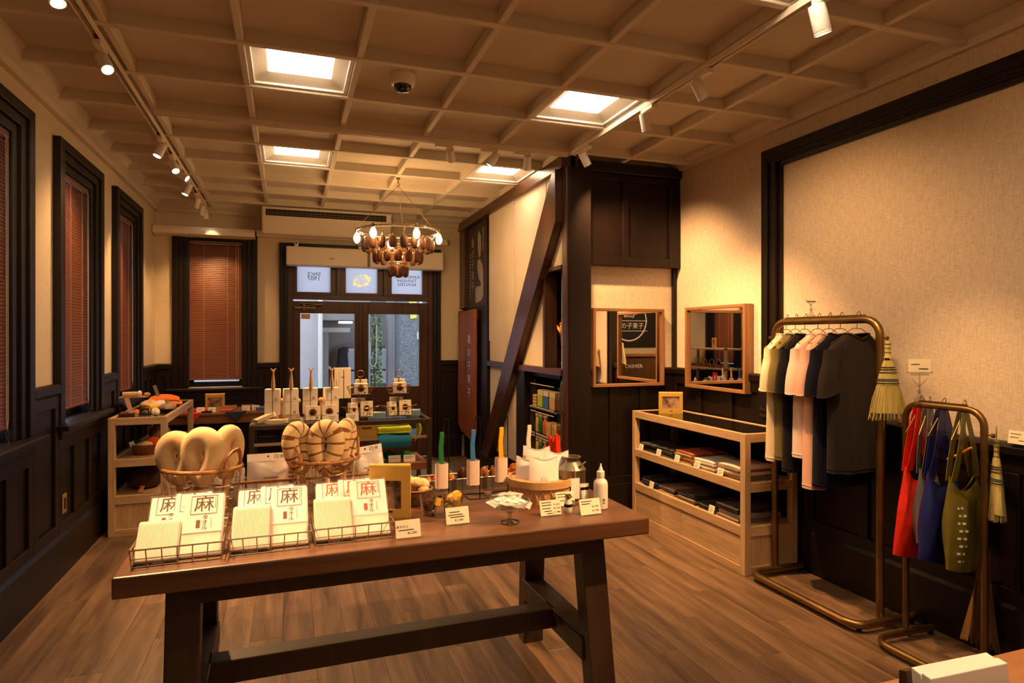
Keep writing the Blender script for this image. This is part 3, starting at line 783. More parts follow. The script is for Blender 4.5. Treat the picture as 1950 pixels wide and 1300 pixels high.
def carbody(u, v):
    f_ = u*(len(sec)-1); i_ = min(int(f_), len(sec)-2); t_ = f_-i_
    y_, top, belt, hw_, lo = [a_*(1-t_)+b_*t_ for a_, b_ in zip(sec[i_], sec[i_+1])]
    a_ = v
    if a_ < .2: q = (-hw_-.04, lo + (min(top,.85)-lo)*a_/.2)
    elif a_ < .38: q = (-hw_+.12*(a_-.2)/.18, min(top,.85)+(top-.03-min(top,.85))*(a_-.2)/.18)
    elif a_ <= .62: q = ((hw_-.12)*(a_-.5)/.12, top + .03*(1-((a_-.5)/.12)**2))
    elif a_ <= .8: q = (hw_-.12*(.8-a_)/.18, min(top,.85)+(top-.03-min(top,.85))*(.8-a_)/.18)
    else: q = (hw_+.04, lo + (min(top,.85)-lo)*(1-a_)/.2)
    return (q[0], y_, q[1])
part('body', MB().surf(carbody, 32, 40), cb, car, smooth=True)
def winds(u, v):
    x_ = -.68+1.36*u; return (x_*(1-.12*v), 1.12+.56*v - .03*(1-(2*u-1)**2), .98+.42*v)
part('windshield', MB().surf(winds, 8, 4, .01), cgl, car, smooth=True)
for sx in (-.62, .62): part('headlamp', MB().ell((sx, .04, .62), (.14,.06,.07), 12, 6), mat('lamp_glass', (225,230,240), .1), car, smooth=True)
for sx in (-.9, .9): part('side_mirror', MB().ell((sx*1.02, 1.2, 1.0), (.10,.05,.07), 10, 6), cb, car, smooth=True)
part('grille', MB().box(-.4,.4,-.03,.02,.48,.62), M['blackm'], car)
for sx in (-.78, .78):
    for sy in (.8, 3.5): part('wheel', MB(Matrix.Translation((sx,sy,.32)) @ Matrix.Rotation(PI/2,4,'Y')).lathe([(.0,-.1),(.2,-.1),(.31,-.09),(.33,0),(.31,.09),(.2,.1),(0,.1)], 20), M['blackm'], car, smooth=True)
# ================================================================ LAMPS
M['trofglow'] = emis('ceiling_panel_glow', TROF, 15.0 * POWER)
where = {(2,3.65):'square recessed ceiling light near the camera dome, front left one', (5,3.65):'square recessed ceiling light beside the right lamp track',
         (2,5.4):'square recessed ceiling light in the back left, left of the chandelier', (5,5.4):'square recessed ceiling light in the back right behind the three short-track lamps',
         (5,1.9):'square recessed ceiling light cut off by the top edge of the photo'}
for (c_, y_) in ((2,.2),(5,.2),(2,1.9),(5,1.9),(2,3.65),(5,3.65),(2,5.4),(5,5.4),(2,-1.5),(5,-1.5)):
    r_ = row_of(y_); x0, x1, y0, y1 = XB[c_]+.019, XB[c_+1]-.019, ROWS[r_]+.022, ROWS[r_+1]-.022
    cx, cy_ = (x0+x1)/2, (y0+y1)/2
    t = thing('ceiling_light', where.get((c_, y_), 'square recessed ceiling light out of the photo, %s side, %s the camera' % ('left' if c_ == 2 else 'right', 'far behind' if y_ < -1 else 'just over' if y_ < 1 else 'just before')), 'ceiling light', (cx, cy_, 2.945), 0, 'recessed square ceiling lights')
    hx, hy = (x1-x0)/2-.001, (y1-y0)/2-.001; ix, iy = hx-.022, hy-.022; kx, ky = .17, .17
    f = MB()
    for (a0,a1,b0,b1) in ((-hx,hx,-hy,-iy),(-hx,hx,iy,hy),(-hx,-ix,-iy,iy),(ix,hx,-iy,iy)): f.box(a0,a1,b0,b1,.0,.02)
    part('frame', f, M['white'], t, bevel=.003)
    rf = MB(); zz = .05
    rf.add([(-ix,-iy,.012),(ix,-iy,.012),(ix,iy,.012),(-ix,iy,.012),(-kx,-ky,zz),(kx,-ky,zz),(kx,ky,zz),(-kx,ky,zz)], [(0,1,5,4),(1,2,6,5),(2,3,7,6),(3,0,4,7)])
    part('reflector', rf, M['ceilbeam'], t)
    part('glowing_panel', MB().box(-kx, kx, -ky, ky, zz-.002, zz+.004), M['trofglow'], t)

# lamp tracks
def track(name, a, b_, label):
    a = Vector(a); b_ = Vector(b_); d = (b_-a).normalized(); n_ = d.cross(Vector((0,0,1)))
    t = thing(name, label, 'lamp track', a, 0, 'ceiling lamp tracks')
    L = b_-a
    for s in (-1, 1): part('rail', MB().bar(n_*s*.0145, L+n_*s*.0145, .006, .032), M['offwhite'], t)
    part('rail_back', MB().bar(Vector((0,0,.012)), L+Vector((0,0,.012)), .034, .006), M['offwhite'], t)
    part('conductor', MB().bar(Vector((0,0,.006)), L+Vector((0,0,.006)), .010, .004), M['blackm'], t)
track('lamp_track', (-.85, -1.2, 2.912), (-.85, 7.55, 2.912), 'cream lamp track running along the left side of the ceiling')
track('lamp_track', (2.06, .6, 2.912), (2.06, 4.49, 2.912), 'cream lamp track running along the right side of the ceiling')
track('lamp_track', (-.80, 4.518, 2.912), (2.04, 4.518, 2.912), 'cream cross track between the left and right lamp tracks')

def lamp(x, y, along, aim, power, label, size=55, off=0.0, big=1.0):
    """track head: adapter on the track, stem, housing, glowing lens and its light"""
    t = thing('track_spotlight', label, 'spotlight', (x, y, 2.895), 0, 'white track spotlights')
    ad = MB(); ad.cbox((0,0,-.012), (.034,.13,.026) if along == 'y' else (.13,.034,.026)); part('adapter', ad, M['offwhite'], t, bevel=.003)
    sx, sy = (0, .045) if along == 'y' else (.045, 0)
    part('stem', MB().tube([(sx,sy,-.02),(sx,sy,-.052)], .008, 8), M['offwhite'], t)
    p = Vector((sx, sy, -.055)); d = (Vector(aim) - Vector((x, y, 2.895)) - p).normalized()
    q = d.to_track_quat('-Z', 'Y').to_matrix().to_4x4(); q.translation = p
    L_ = .105*big; r_ = .030*big
    hs = part('housing', MB(q).lathe([(r_*.9,.03),(r_,.025),(r_,-L_*.62),(r_*.97,-L_*.63),(r_,-L_*.65),(r_,-L_+.03),(r_-.004,-L_+.03),(r_-.004,-L_+.04),(.0,-L_+.042)], 18), M['white'], t, smooth=True)
    part('lens', MB(q).lathe([(.0,-L_+.036),(r_-.005,-L_+.036),(r_-.005,-L_+.034),(.0,-L_+.034)], 16), M['lens'], hs)
    if power:
        ld = bpy.data.lights.new('spot', 'SPOT'); ld.energy = power*POWER; ld.color = LAMP; ld.spot_size = R(size); ld.spot_blend = .85; ld.shadow_soft_size = .028
        lo = bpy.data.objects.new('spot_light', ld); COL.objects.link(lo); lo.parent = t
        lo.matrix_local = q @ Matrix.Translation((0,0,-L_+.022))
    return t
S = 'white spotlight on the left track, '
lamp(-.85, 2.84, 'y', (-.30,2.33,.88), 340, S+'partly cut by the top edge of the photo', 32)
lamp(-.85, 3.52, 'y', (.12,2.34,.88), 430, S+'glaring straight towards the camera', 32)
lamp(-.85, 5.03, 'y', (-1.38,4.75,1.5), 52, S+'third from the front, beyond the cross track', 95)
lamp(-.85, 5.50, 'y', (.35,3.7,.0), 300, S+'fourth from the front, first of a close pair', 62)
lamp(-.85, 5.79, 'y', (2.15,5.15,.85), 300, S+'fifth from the front, second of a close pair', 26)
lamp(-.85, 6.30, 'y', (-1.38,6.1,1.5), 72, S+'fourth from the far end', 70)
lamp(-.85, 6.90, 'y', (-1.3,7.3,1.2), 46, S+'third from the far end', 70)
lamp(-.85, 7.25, 'y', (-1.1,7.85,1.5), 32, S+'second from the far end', 70)
lamp(-.85, 7.48, 'y', (-.55,7.85,1.4), 34, S+'last one before the far window', 70)
lamp(-.85, 2.0, 'y', (-1.38,3.9,1.6), 28, 'white spotlight on the left track in front of the frame, turned to the window wall', 80)
S = 'white spotlight on the right track, '
lamp(2.06, 2.02, 'y', (2.86,2.22,.85), 120, S+'the large one at the top edge of the photo', 52, big=1.15)
lamp(2.06, 2.84, 'y', (3.0,3.0,1.4), 42, S+'in front of the framed cloth panel', 115)
lamp(2.06, 3.38, 'y', (2.85,3.9,.6), 250, S+'just in front of the recessed ceiling light', 85)
lamp(2.06, 4.24, 'y', (2.93,4.55,1.6), 150, S+'at its far end by the dark cupboard', 95)
lamp(2.06, 1.3, 'y', (.85,2.5,.8), 330, 'white spotlight on the right track nearer than the photo shows, aimed at the table', 45)
lamp(2.06, .9, 'y', (3.15,1.6,1.6), 16, 'white spotlight on the right track nearer than the photo shows, aimed at the wall', 125)
lamp(-.85, .3, 'y', (-1.1,-.4,1.0), 120, 'added unseen spotlight on the left track behind the camera, brightening the rear shelf', 80)  # extra lamp out of view, added so the mirror shows a lit shelf
lamp(2.06, 1.75, 'y', (1.30,.85,.8), 190, 'added unseen spotlight on the right track, brightening the leaflets on the front counter', 70)  # lamp put in out of view to light the leaflet holder
lamp(-.85, -.3, 'y', (-.3,-2.4,1.4), 160, 'added unseen spotlight on the left track far behind the camera, brightening the logo sign', 80)  # added behind the view to light the cashier end for the mirrors
S = 'white spotlight on the cross track, '
lamp(1.06, 4.518, 'x', (1.9,6.6,1.6), 52, S+'the left one of three, tilted right', 60)
lamp(1.40, 4.518, 'x', (.4,5.0,.9), 170, S+'the middle one of three, tilted left', 60)
lamp(1.66, 4.518, 'x', (2.0,5.5,1.5), 28, S+'the right one of three, pointing down', 75)

# dome camera
dm = thing('dome_camera', 'white round dome camera on a ceiling board', 'camera', (.615, 3.66, 3.0))
dh = part('housing', MB().lathe([(.0,0),(.072,0),(.072,-.04),(.066,-.055),(.052,-.06),(.0,-.06)], 24), M['white'], dm, smooth=True)
part('dome', MB().lathe([(.052,-.058),(.048,-.075),(.034,-.092),(.0,-.1)], 20), mat('dark_dome', (18,16,15), .08, spec=.8), dh, smooth=True)

# chandelier: hoop with bare bulbs and rows of bristle brushes
ch = thing('chandelier', 'round chandelier of bare bulbs and hanging brown bristle brushes', 'chandelier', (.93, 5.77, 2.05))
HZ, RR = .40, .365
part('hook', MB().tube([(0,0,.885),(0,0,.84),(.014,0,.826),(0,0,.812),(-.012,0,.822)], .005, 6).lathe([(.02,.885),(.02,.875),(.006,.87)], 10), M['brass'], ch)
for k in range(3):
    a = R(60+120*k) + R(12)
    part('hanging_wire', MB().tube([(0,0,.815),(RR*.5*math.cos(a),RR*.5*math.sin(a),.62),(RR*math.cos(a),RR*math.sin(a),HZ+.02)], .0026, 5), M['brass'], ch)
pts = [(RR*math.cos(2*PI*k/48), RR*math.sin(2*PI*k/48), HZ) for k in range(48)]
hoop = MB()
for s in (-.007, .007): hoop.tube([(x,y,z+s) for x,y,z in pts], .004, 6, closed=True)
hoop.surf(lambda u, v: (RR*math.cos(2*PI*u), RR*math.sin(2*PI*u), HZ-.007+.014*v), 48, 1, .002)
part('hoop', hoop, M['chrome'], ch, smooth=True)
for rr, zz in ((.30,.335),(.20,.235),(.07,.12)):
    part('brush_ring', MB().tube([(rr*math.cos(2*PI*k/32), rr*math.sin(2*PI*k/32), zz) for k in range(32)], .003, 5, closed=True), M['steel'], ch)
for k in range(4):
    a = 2*PI*k/4; part('spoke', MB().tube([(RR*math.cos(a),RR*math.sin(a),HZ),(.3*math.cos(a),.3*math.sin(a),.335),(.2*math.cos(a),.2*math.sin(a),.235),(.07*math.cos(a),.07*math.sin(a),.12)], .0022, 5), M['steel'], ch)
bulbglow = emis('filament_bulb_glow', (1.0,.60,.25), 46.0)
def bulb(x, y, z):
    so = part('socket', MB().lathe([(.012,.035),(.014,.03),(.014,.0),(.010,-.006)], 10, (x,y,z)), M['brass'], ch)
    part('bulb', MB().lathe([(.008,-.004),(.018,-.018),(.028,-.042),(.030,-.06),(.023,-.082),(.010,-.096),(.0,-.099)], 12, (x,y,z)), bulbglow, so, smooth=True)
for k in range(6):
    a = R(-14 + 60*k); bulb(RR*math.cos(a), RR*math.sin(a), HZ-.01)
bulb(.0, -.06, .23); bulb(-.10, -.22, .31)
bris = mat('coir_bristle', (110,66,34), .9, col2=(70,40,20), vscale=60, bump=1.0, bscale=160, stretch=(1,1,.25), bdist=.006)
bm_ = MB()
prof = []
for k in range(13):
    t_ = PI*k/12; prof.append((.038*math.sin(t_)**.6 if 0 < k < 12 else 0.0, -.054*math.cos(t_)))
bm_.lathe(prof, 16, (0,0,0), 1.0, .72); bmesh_ = bm_.mesh('bristle_brush', True); bmesh_.materials.append(bris)
wmesh = MB().tube([(0,0,.045),(0,0,.075)], .0022, 5).tube([(-.0,-.0245,-.04),(0,-.0262,0),(0,-.0245,.04)], .002, 5).mesh('wire'); wmesh.materials.append(M['steel'])
for rr, zz, n_, a0 in ((.30,.27,20,0),(.20,.165,13,.2),(.07,.045,5,.1)):
    for k in range(n_):
        a = a0 + 2*PI*k/n_
        o = part('bristle_brush', bmesh_, None, ch, loc=(rr*math.cos(a), rr*math.sin(a), zz), rot=(0,0,a+PI/2+random.uniform(-.4,.4)))
        part('wire', wmesh, None, o)
for (dx, dy, dz, e) in ((0,0,.36,13),):
    ld = bpy.data.lights.new('chandelier_glow', 'POINT'); ld.energy = e*POWER; ld.color = BULB; ld.shadow_soft_size = .28
    lo = bpy.data.objects.new('chandelier_light', ld); COL.objects.link(lo); lo.parent = ch; lo.location = (dx,dy,dz)
# ================================================================ FRONT TABLE
ZT = .80
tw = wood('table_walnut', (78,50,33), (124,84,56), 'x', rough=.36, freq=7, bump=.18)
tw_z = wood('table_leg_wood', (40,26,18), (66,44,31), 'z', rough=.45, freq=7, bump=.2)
tb = thing('trestle_table', 'large dark wooden trestle table in the foreground carrying the towel baskets', 'table', (.41, 2.58, 0), R(1.0))
for k, (y0, y1) in enumerate(((-.435,-.16),(-.158,.13),(.132,.425))):
    part('top_board', MB().box(-.905, .905, y0, y1, .735, .80), tw, tb, bevel=.006)
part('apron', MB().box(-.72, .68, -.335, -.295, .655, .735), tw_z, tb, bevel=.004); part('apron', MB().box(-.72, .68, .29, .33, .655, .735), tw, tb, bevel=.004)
for x in (-.73, .71):
    for s in (-1, 1):
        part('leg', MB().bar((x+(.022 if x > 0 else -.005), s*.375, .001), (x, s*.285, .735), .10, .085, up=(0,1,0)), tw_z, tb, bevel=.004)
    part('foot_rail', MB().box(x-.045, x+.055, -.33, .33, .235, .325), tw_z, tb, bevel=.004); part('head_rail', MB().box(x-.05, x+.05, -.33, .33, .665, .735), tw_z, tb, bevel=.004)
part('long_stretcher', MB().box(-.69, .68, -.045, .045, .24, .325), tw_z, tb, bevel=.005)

# ---------------------------------------------------------------- price cards
def card(x, y, z, w, h, rz, label, lines, lean=18, m='cream_card', foot=True, group='small price cards', pr=None):
    t = thing('price_card', label, 'card', (x, y, z), rz, group)
    q = Matrix.Rotation(R(-lean), 4, 'X')
    cd = part('card', MB(q).box(-w/2, w/2, 0, .0012, .002, h), M[m], t)
    if foot:
        part('stand', MB().box(-w*.42, w*.42, -.012, .03, 0, .002), M['acrylic'], t)
    g = MB(q)
    for k, (u0, u1, v) in enumerate(lines): g.box(-w/2 + w*u0, -w/2 + w*u1, -.0008, -.0002, h*v - h*.022, h*v + h*.022)
    if g.v: part('print', g, M['ink'], cd)
    if pr:
        for (key, u, v, s_) in pr:
            g2 = MB(); text(g2, key, s_, q @ frame_m((-w/2+w*u, -.0009, h*v), (1,0,0), (0,0,1))); part('lettering', g2, M['ink'], cd)
    return t
LN = [(.1,.42,.62),(.15,.55,.5),(.1,.4,.5)]
card(.394, 2.216, ZT, .088, .062, R(3), 'cream price card in front of the gold frame, right of the towel baskets', [(.12,.72,.45),(.12,.3,.45)], pr=[('asataoru',.27,.62,.011),('p1200',.66,.27,.012)])
card(.598, 2.318, ZT, .090, .063, R(3), 'cream price card leaning on the glass of sponges', [(.15,.6,.72),(.1,.72,.56),(.18,.8,.43)], pr=[('p1540',.55,.24,.012)])
card(.972, 2.309, ZT, .090, .060, R(3), 'cream price card between the glass dish and the small jar', [(.08,.55,.85),(.1,.55,.68),(.1,.5,.48),(.2,.55,.3),(.3,.6,.15)], pr=[('p1320',.80,.68,.010),('p1320',.80,.45,.010),('p1980',.80,.2,.010)])
card(1.125, 2.268, ZT, .092, .062, R(4), 'cream price card at the right end of the table before the tube', [(.08,.6,.85),(.1,.5,.7)], pr=[('p1540',.74,.5,.011),('p1980',.74,.25,.011)])
card(1.085, 2.42, ZT, .085, .058, R(3), 'cream price card standing behind the small jar', [(.08,.55,.85),(.1,.5,.66),(.1,.45,.4)], pr=[('p1320',.78,.6,.010),('p1320',.78,.3,.010)])

# ---------------------------------------------------------------- towels in wire baskets
twl = stripes('waffle_towel', (224,208,184), (252,244,232), 60, 'X', bump=.5, sharp=(.2,.8))
twl2 = mat('folded_linen', (252,244,230), .9, col2=(242,230,210), vscale=14, bump=.3, bscale=220, spec=.15)
def wire_tray(name, x0, x1, y0, y1, h, label, nx=6, cat='basket', rz=R(1.5), mtl='steel', group=None, r=.0018):
    cx, cy_ = (x0+x1)/2, (y0+y1)/2; a, b_ = (x1-x0)/2, (y1-y0)/2
    t = thing(name, label, cat, (cx, cy_, ZT), rz, group)
    loop = lambda z, k=1.0: [(-a*k,-b_*k,z),(a*k,-b_*k,z),(a*k,b_*k,z),(-a*k,b_*k,z)]
    def rect(z, k, rr): 
        p = loop(z, k); return MB().tube(p+[p[0]], rr, 6)
    part('rim', rect(h, 1.0, r*1.5), M[mtl], t, smooth=True); part('middle_wire', rect(h*.5, .985, r), M[mtl], t, smooth=True); part('base_wire', rect(.002, .96, r*1.2), M[mtl], t, smooth=True)
    for k in range(nx+1):
        x = -a + 2*a*k/nx
        part('cross_wire', MB().tube([(x,-b_,h),(x*.96,-b_*.96,.002),(x*.96,b_*.96,.002),(x,b_,h)], r, 5), M[mtl], t)
    for k in range(1, 5):
        y = -b_ + 2*b_*k/5
        part('side_wire', MB().tube([(-a,y,h),(-a*.96,y,.002),(a*.96,y,.002),(a,y,h)], r, 5), M[mtl], t)
    return t
def packed_towel(x, y, z, ln, w, h, ink, seal, label, group, rz=0.0):
    """towel folded in a printed paper sleeve and cellophane, leaning back by ln degrees"""
    t = thing('packaged_towel', label, 'towel', (x, y, z), 0, group, rot=(R(90-ln)-R(0), 0, rz))
    # local: x right, y up the face, z out of the face (towards the viewer)
    part('towel', MB().box(-w/2, w/2, 0, h, -.024, -.002), twl2, t, bevel=.009, seg=3)
    ps = part('paper_sleeve', MB().box(-w/2+.002, w/2-.002, h*.34, h-.003, -.0255, .0), M['paper'], t, bevel=.004)
    g = MB(); text(g, 'asa', .062, frame_m((-.0, h*.80, .0010), (1,0,0), (0,1,0))); part('lettering', g, ink, ps)
    fw, fh, cy_ = .040, .034, h*.80
    fr_ = MB(); e = .0014
    for (a0,a1,b0,b1) in ((-fw,fw,-fh,-fh+e),(-fw,fw,fh-e,fh),(-fw,-fw+e,-fh,fh),(fw-e,fw,-fh,fh)): fr_.box(a0,a1,cy_+b0,cy_+b1,.0004,.0010)
    part('printed_frame', fr_, ink, ps)
    for k, key in enumerate(('ta','o','ru')):
        g = MB(); text(g, key, .020, frame_m((.006, h*.585-.018*k, .0010), (1,0,0), (0,1,0))); part('lettering', g, M['ink'], ps)
    part('seal', MB().box(-.020, -.008, h*.43, h*.55, .0004, .0010), seal, ps)
    part('small_print', MB().box(.024, .0255, h*.42, h*.58, .0004, .0008).box(.033, .035, h*.74, h*.92, .0004, .0008), mat('grey_print', (150,140,130), .8), ps)
    part('cellophane', MB().box(-w/2-.002, w/2+.002, -.003, h+.002, -.027, .0025), M['film'], t)
    return t
def folded_towel(x, y, z, w, label, lean=48, h=.165):
    t = thing('folded_towel', label, 'towel', (x, y, z), 0, 'loose folded sample towels', rot=(R(90-lean), 0, random.uniform(-.03,.03)))
    def fold(i, n):
        d0 = -.052 + .052*i/n; d1 = -.052 + .052*(i+1)/n
        mb = MB(); hh = h - .004*i
        mb.surf(lambda u, v: ((u-.5)*w*(1-.015*i), hh*(.5-.5*math.cos(2*PI*v)) if False else (hh*math.sin(PI*min(v,1)/1.0)**.5 if False else hh*v), d0 + (d1-d0)*(.5+.5*math.sin(PI*(v-.5)))), 10, 10)
        return mb
    prof = []
    for k in range(9): a = -PI/2 + PI*k/8; prof.append((h-.022 + .022*math.cos(a), -.026 + .026*math.sin(a)))
    prof = [(0.0,-.052)] + prof + [(0.0,.0)]
    part('outer_fold', MB().prism(prof, -w/2, w/2, 'x'), twl, t, bevel=.006, seg=3)
    for k in range(3):
        zz = -.047 + .014*k
        part('inner_fold', MB().surf(lambda u, v: ((u-.5)*w*.97, -.012 + .02*v + .004*math.sin(6*u+k), zz + .005*math.sin(7*u+2*k)), 12, 3, .007), twl2, t, smooth=True)
    return t
inks = [mat('brown_ink', (62,44,36), .8), mat('purple_ink', (74,44,66), .8), mat('vermilion_ink', (196,78,44), .8)]
seals = [mat('maroon_seal', (110,40,34), .7), mat('wine_seal', (112,48,52), .7), mat('red_seal', (206,70,46), .7)]
nm = ['left','middle','right']; inkn = ['brown','purple','vermilion']
for k, (x0, x1, y0) in enumerate(((-.458,-.200,2.195),(-.186,.067,2.212),(.076,.345,2.230))):
    wire_tray('wire_basket', x0, x1, y0, y0+.28, .056, '%s flat wire basket of hemp towels on the table front' % nm[k], group='flat wire towel baskets')
    w = (x1-x0)
    folded_towel(x0+w*.26, y0+.022, ZT+.012, w*.47, 'loose cream waffle towel folded in the %s wire basket' % nm[k], lean=42 if k else 46, h=.165 if k else .15)
    packed_towel(x0+w*.74, y0+.036, ZT+.010, 43, w*.48, .222, inks[k], seals[k], 'packaged hemp towel with %s character at the front of the %s basket' % (inkn[k], nm[k]), 'packaged hemp towels')
    packed_towel(x0+w*.30, y0+.135, ZT+.022, 42, w*.47, .180, inks[k], seals[k], 'packaged hemp towel half hidden behind the loose towel in the %s basket' % nm[k], 'packaged hemp towels')
    packed_towel(x0+w*.58, y0+.120, ZT+.020, 42, w*.45, .196, inks[k], seals[k], 'packaged hemp towel with %s frame, second row of the %s basket' % (inkn[k], nm[k]), 'packaged hemp towels')

# ---------------------------------------------------------------- gold picture stands
M['gold'] = mat('gold_card', (206,170,84), .45, metal=.35)
M['goldside'] = mat('gold_card_edge', (150,122,60), .5)
photo = mat('sepia_photo', (58,36,28), .5, col2=(176,140,120), vscale=22, detail=6)
def stand(x, y, z, w, h, d, rz, label, win=(.22,.66,.28,.80), rx=0):
    t = thing('picture_stand', label, 'picture frame', (x, y, z), rz, 'gold card picture stands')
    x0, x1, z0, z1 = -w/2+w*win[0], -w/2+w*win[1], h*win[2], h*win[3]
    f = MB(); f.box(-w/2, x0, 0, d, 0, h); f.box(x1, w/2, 0, d, 0, h); f.box(x0, x1, 0, d, 0, z0); f.box(x0, x1, 0, d, z1, h)
    part('frame', f, M['gold'], t); part('rolled_top', MB().tube([(-w/2,d/2,h-.002),(w/2,d/2,h-.002)], d*.52, 10), M['gold'], t, smooth=True)
    part('photo', MB().box(x0-.002, x1+.002, d*.35, d*.5, z0-.002, z1+.002), photo, t)
    part('caption', MB().box(-w*.05, w*.08, -.0006, .0002, h*.10, h*.13), M['ink'], t)
    return t
stand(.368, 2.492, ZT, .160, .198, .022, R(-18), 'gold card picture stand on the front table beside the vermilion towels', win=(.28,.78,.16,.72))

# ---------------------------------------------------------------- tall wire baskets with bath brushes
rattan = mat('rattan', (176,120,62), .55, col2=(120,72,34), vscale=40, stretch=(1,1,1), bump=.5, bscale=90)
plush = mat('cream_plush', (236,210,160), 1.0, col2=(222,188,128), vscale=12, bump=1.0, bscale=420, spec=.05, sheen=.4, bdist=.004)
plush_d = mat('brown_plush_stripe', (134,84,40), 1.0, bump=1.0, bscale=420, spec=.05, sheen=.3, bdist=.004)
handle = wood('brush_handle_wood', (176,132,82), (204,164,112), 'z', rough=.5, freq=20)
def tall_basket(x, y, rx, ry, h, label, rz=0):
    t = thing('wire_basket', label, 'basket', (x, y, ZT), rz, 'tall oval wire baskets')
    el = lambda k, z, n=28: [(rx*k*math.cos(2*PI*i/n), ry*k*math.sin(2*PI*i/n), z) for i in range(n)]
    part('rattan_rim', MB().tube(el(1.0,h), .0075, 8, closed=True), rattan, t, smooth=True)
    for k, z in ((.97,h*.72),(.92,h*.5),(.86,h*.28),(.78,.004)):
        part('ring_wire', MB().tube([(px, py, pz + (.006*math.sin(i*.9) if pz > .01 else 0)) for i, (px,py,pz) in enumerate(el(k,z))], .0014, 5, closed=True), M['steel'], t)
    n = 26
    for i in range(n):
        a = 2*PI*i/n; c_, s_ = math.cos(a), math.sin(a)
        part('upright_wire', MB().tube([(rx*c_,ry*s_,h),(rx*.92*c_,ry*.92*s_,h*.5),(rx*.78*c_,ry*.78*s_,.004)], .0013, 4), M['steel'], t)
    g = MB()
    for i in range(5):
        yy = -.7+.35*i; xx = math.sqrt(max(0,1-yy*yy)); g.tube([(-rx*.78*xx, ry*.78*yy, .003),(rx*.78*xx, ry*.78*yy, .003)], .0013, 4)
    part('floor_wires', g, M['steel'], t)
    for s in (-1, 1):
        hp = []
        for i in range(9):
            a = PI*i/8; hp.append((s*rx*(1.0+.03*math.sin(a)) * (1-.12*abs(math.cos(a))), -ry*.42*math.cos(a), h + .075*math.sin(a)))
        part('rattan_handle', MB().tube(hp, .005, 7), rattan, t, smooth=True); part('rattan_handle', MB().tube([(px*.965,py,pz-.008) for px,py,pz in hp], .004, 7), rattan, t, smooth=True)
    return t
def loop_brush(x, y, z, rz, lean, W, H, r, striped, label, ax=0.0):
    """soft plush loop on a short wooden handle"""
    t = thing('bath_brush', label, 'brush', (x, y, z), 0, 'striped plush bath brushes' if striped else 'cream plush bath brushes', rot=(R(lean), R(ax), rz))
    pts = []; n = 60
    for i in range(n+1):
        u = i/n; a = -PI/2 + 2*PI*u
        px = W*math.sin(2*PI*u)*(.35+.65*(1-abs(2*u-1)**1.5) if False else 1.0) ; pz = H*(1-math.cos(2*PI*u))/2
        px *= (.25 + .75*math.sqrt(max(0,(1-math.cos(2*PI*u))/2)))
        pts.append((px, .006*(u-.5)*2, .060+pz*1.0))
    mb = MB().tube(pts, [r*(.86+.14*math.sin(PI*i/n)) for i in range(n+1)], 14)
    me = mb.mesh('plush_loop', True); me.materials.append(plush); me.materials.append(plush_d)
    if striped:
        for p in me.polygons:
            seg = (p.index // 14)
            if seg % 5 == 2 or seg % 15 == 8 and p.index % 14 < 8: p.material_index = 1
    part('plush_loop', me, None, t)
    part('handle', MB().lathe([(.0,-.09),(.010,-.086),(.013,-.06),(.013,.10),(.010,.125)], 12), handle, t, smooth=True)
    return t
tall_basket(-.318, 2.745, .148, .126, .195, 'tall oval wire basket with rattan rim, left one holding cream brushes', R(-30))
tall_basket(.145, 2.80, .142, .122, .190, 'tall oval wire basket with rattan rim, right one holding striped brushes', R(18))
loop_brush(-.392, 2.725, ZT+.10, R(-14), -3, .052, .145, .037, False, 'cream plush loop brush leaning left in the left basket', -7)
loop_brush(-.312, 2.675, ZT+.10, R(-22), -2, .056, .160, .039, False, 'cream plush loop brush in the middle of the left basket, the largest', 0)
loop_brush(-.238, 2.77, ZT+.10, R(55), 0, .048, .157, .034, False, 'cream plush brush behind the rattan handle, at the right of the left basket', 6)
loop_brush(.055, 2.79, ZT+.10, R(40), -2, .044, .160, .035, True, 'striped plush loop brush at the left of the right basket', -8)
loop_brush(.140, 2.745, ZT+.10, R(-14), -2, .052, .163, .037, True, 'striped plush loop brush in the middle of the right basket, showing its hole', 1)
loop_brush(.222, 2.82, ZT+.10, R(60), 0, .038, .160, .032, True, 'striped plush brush at the right of the right basket', 8)

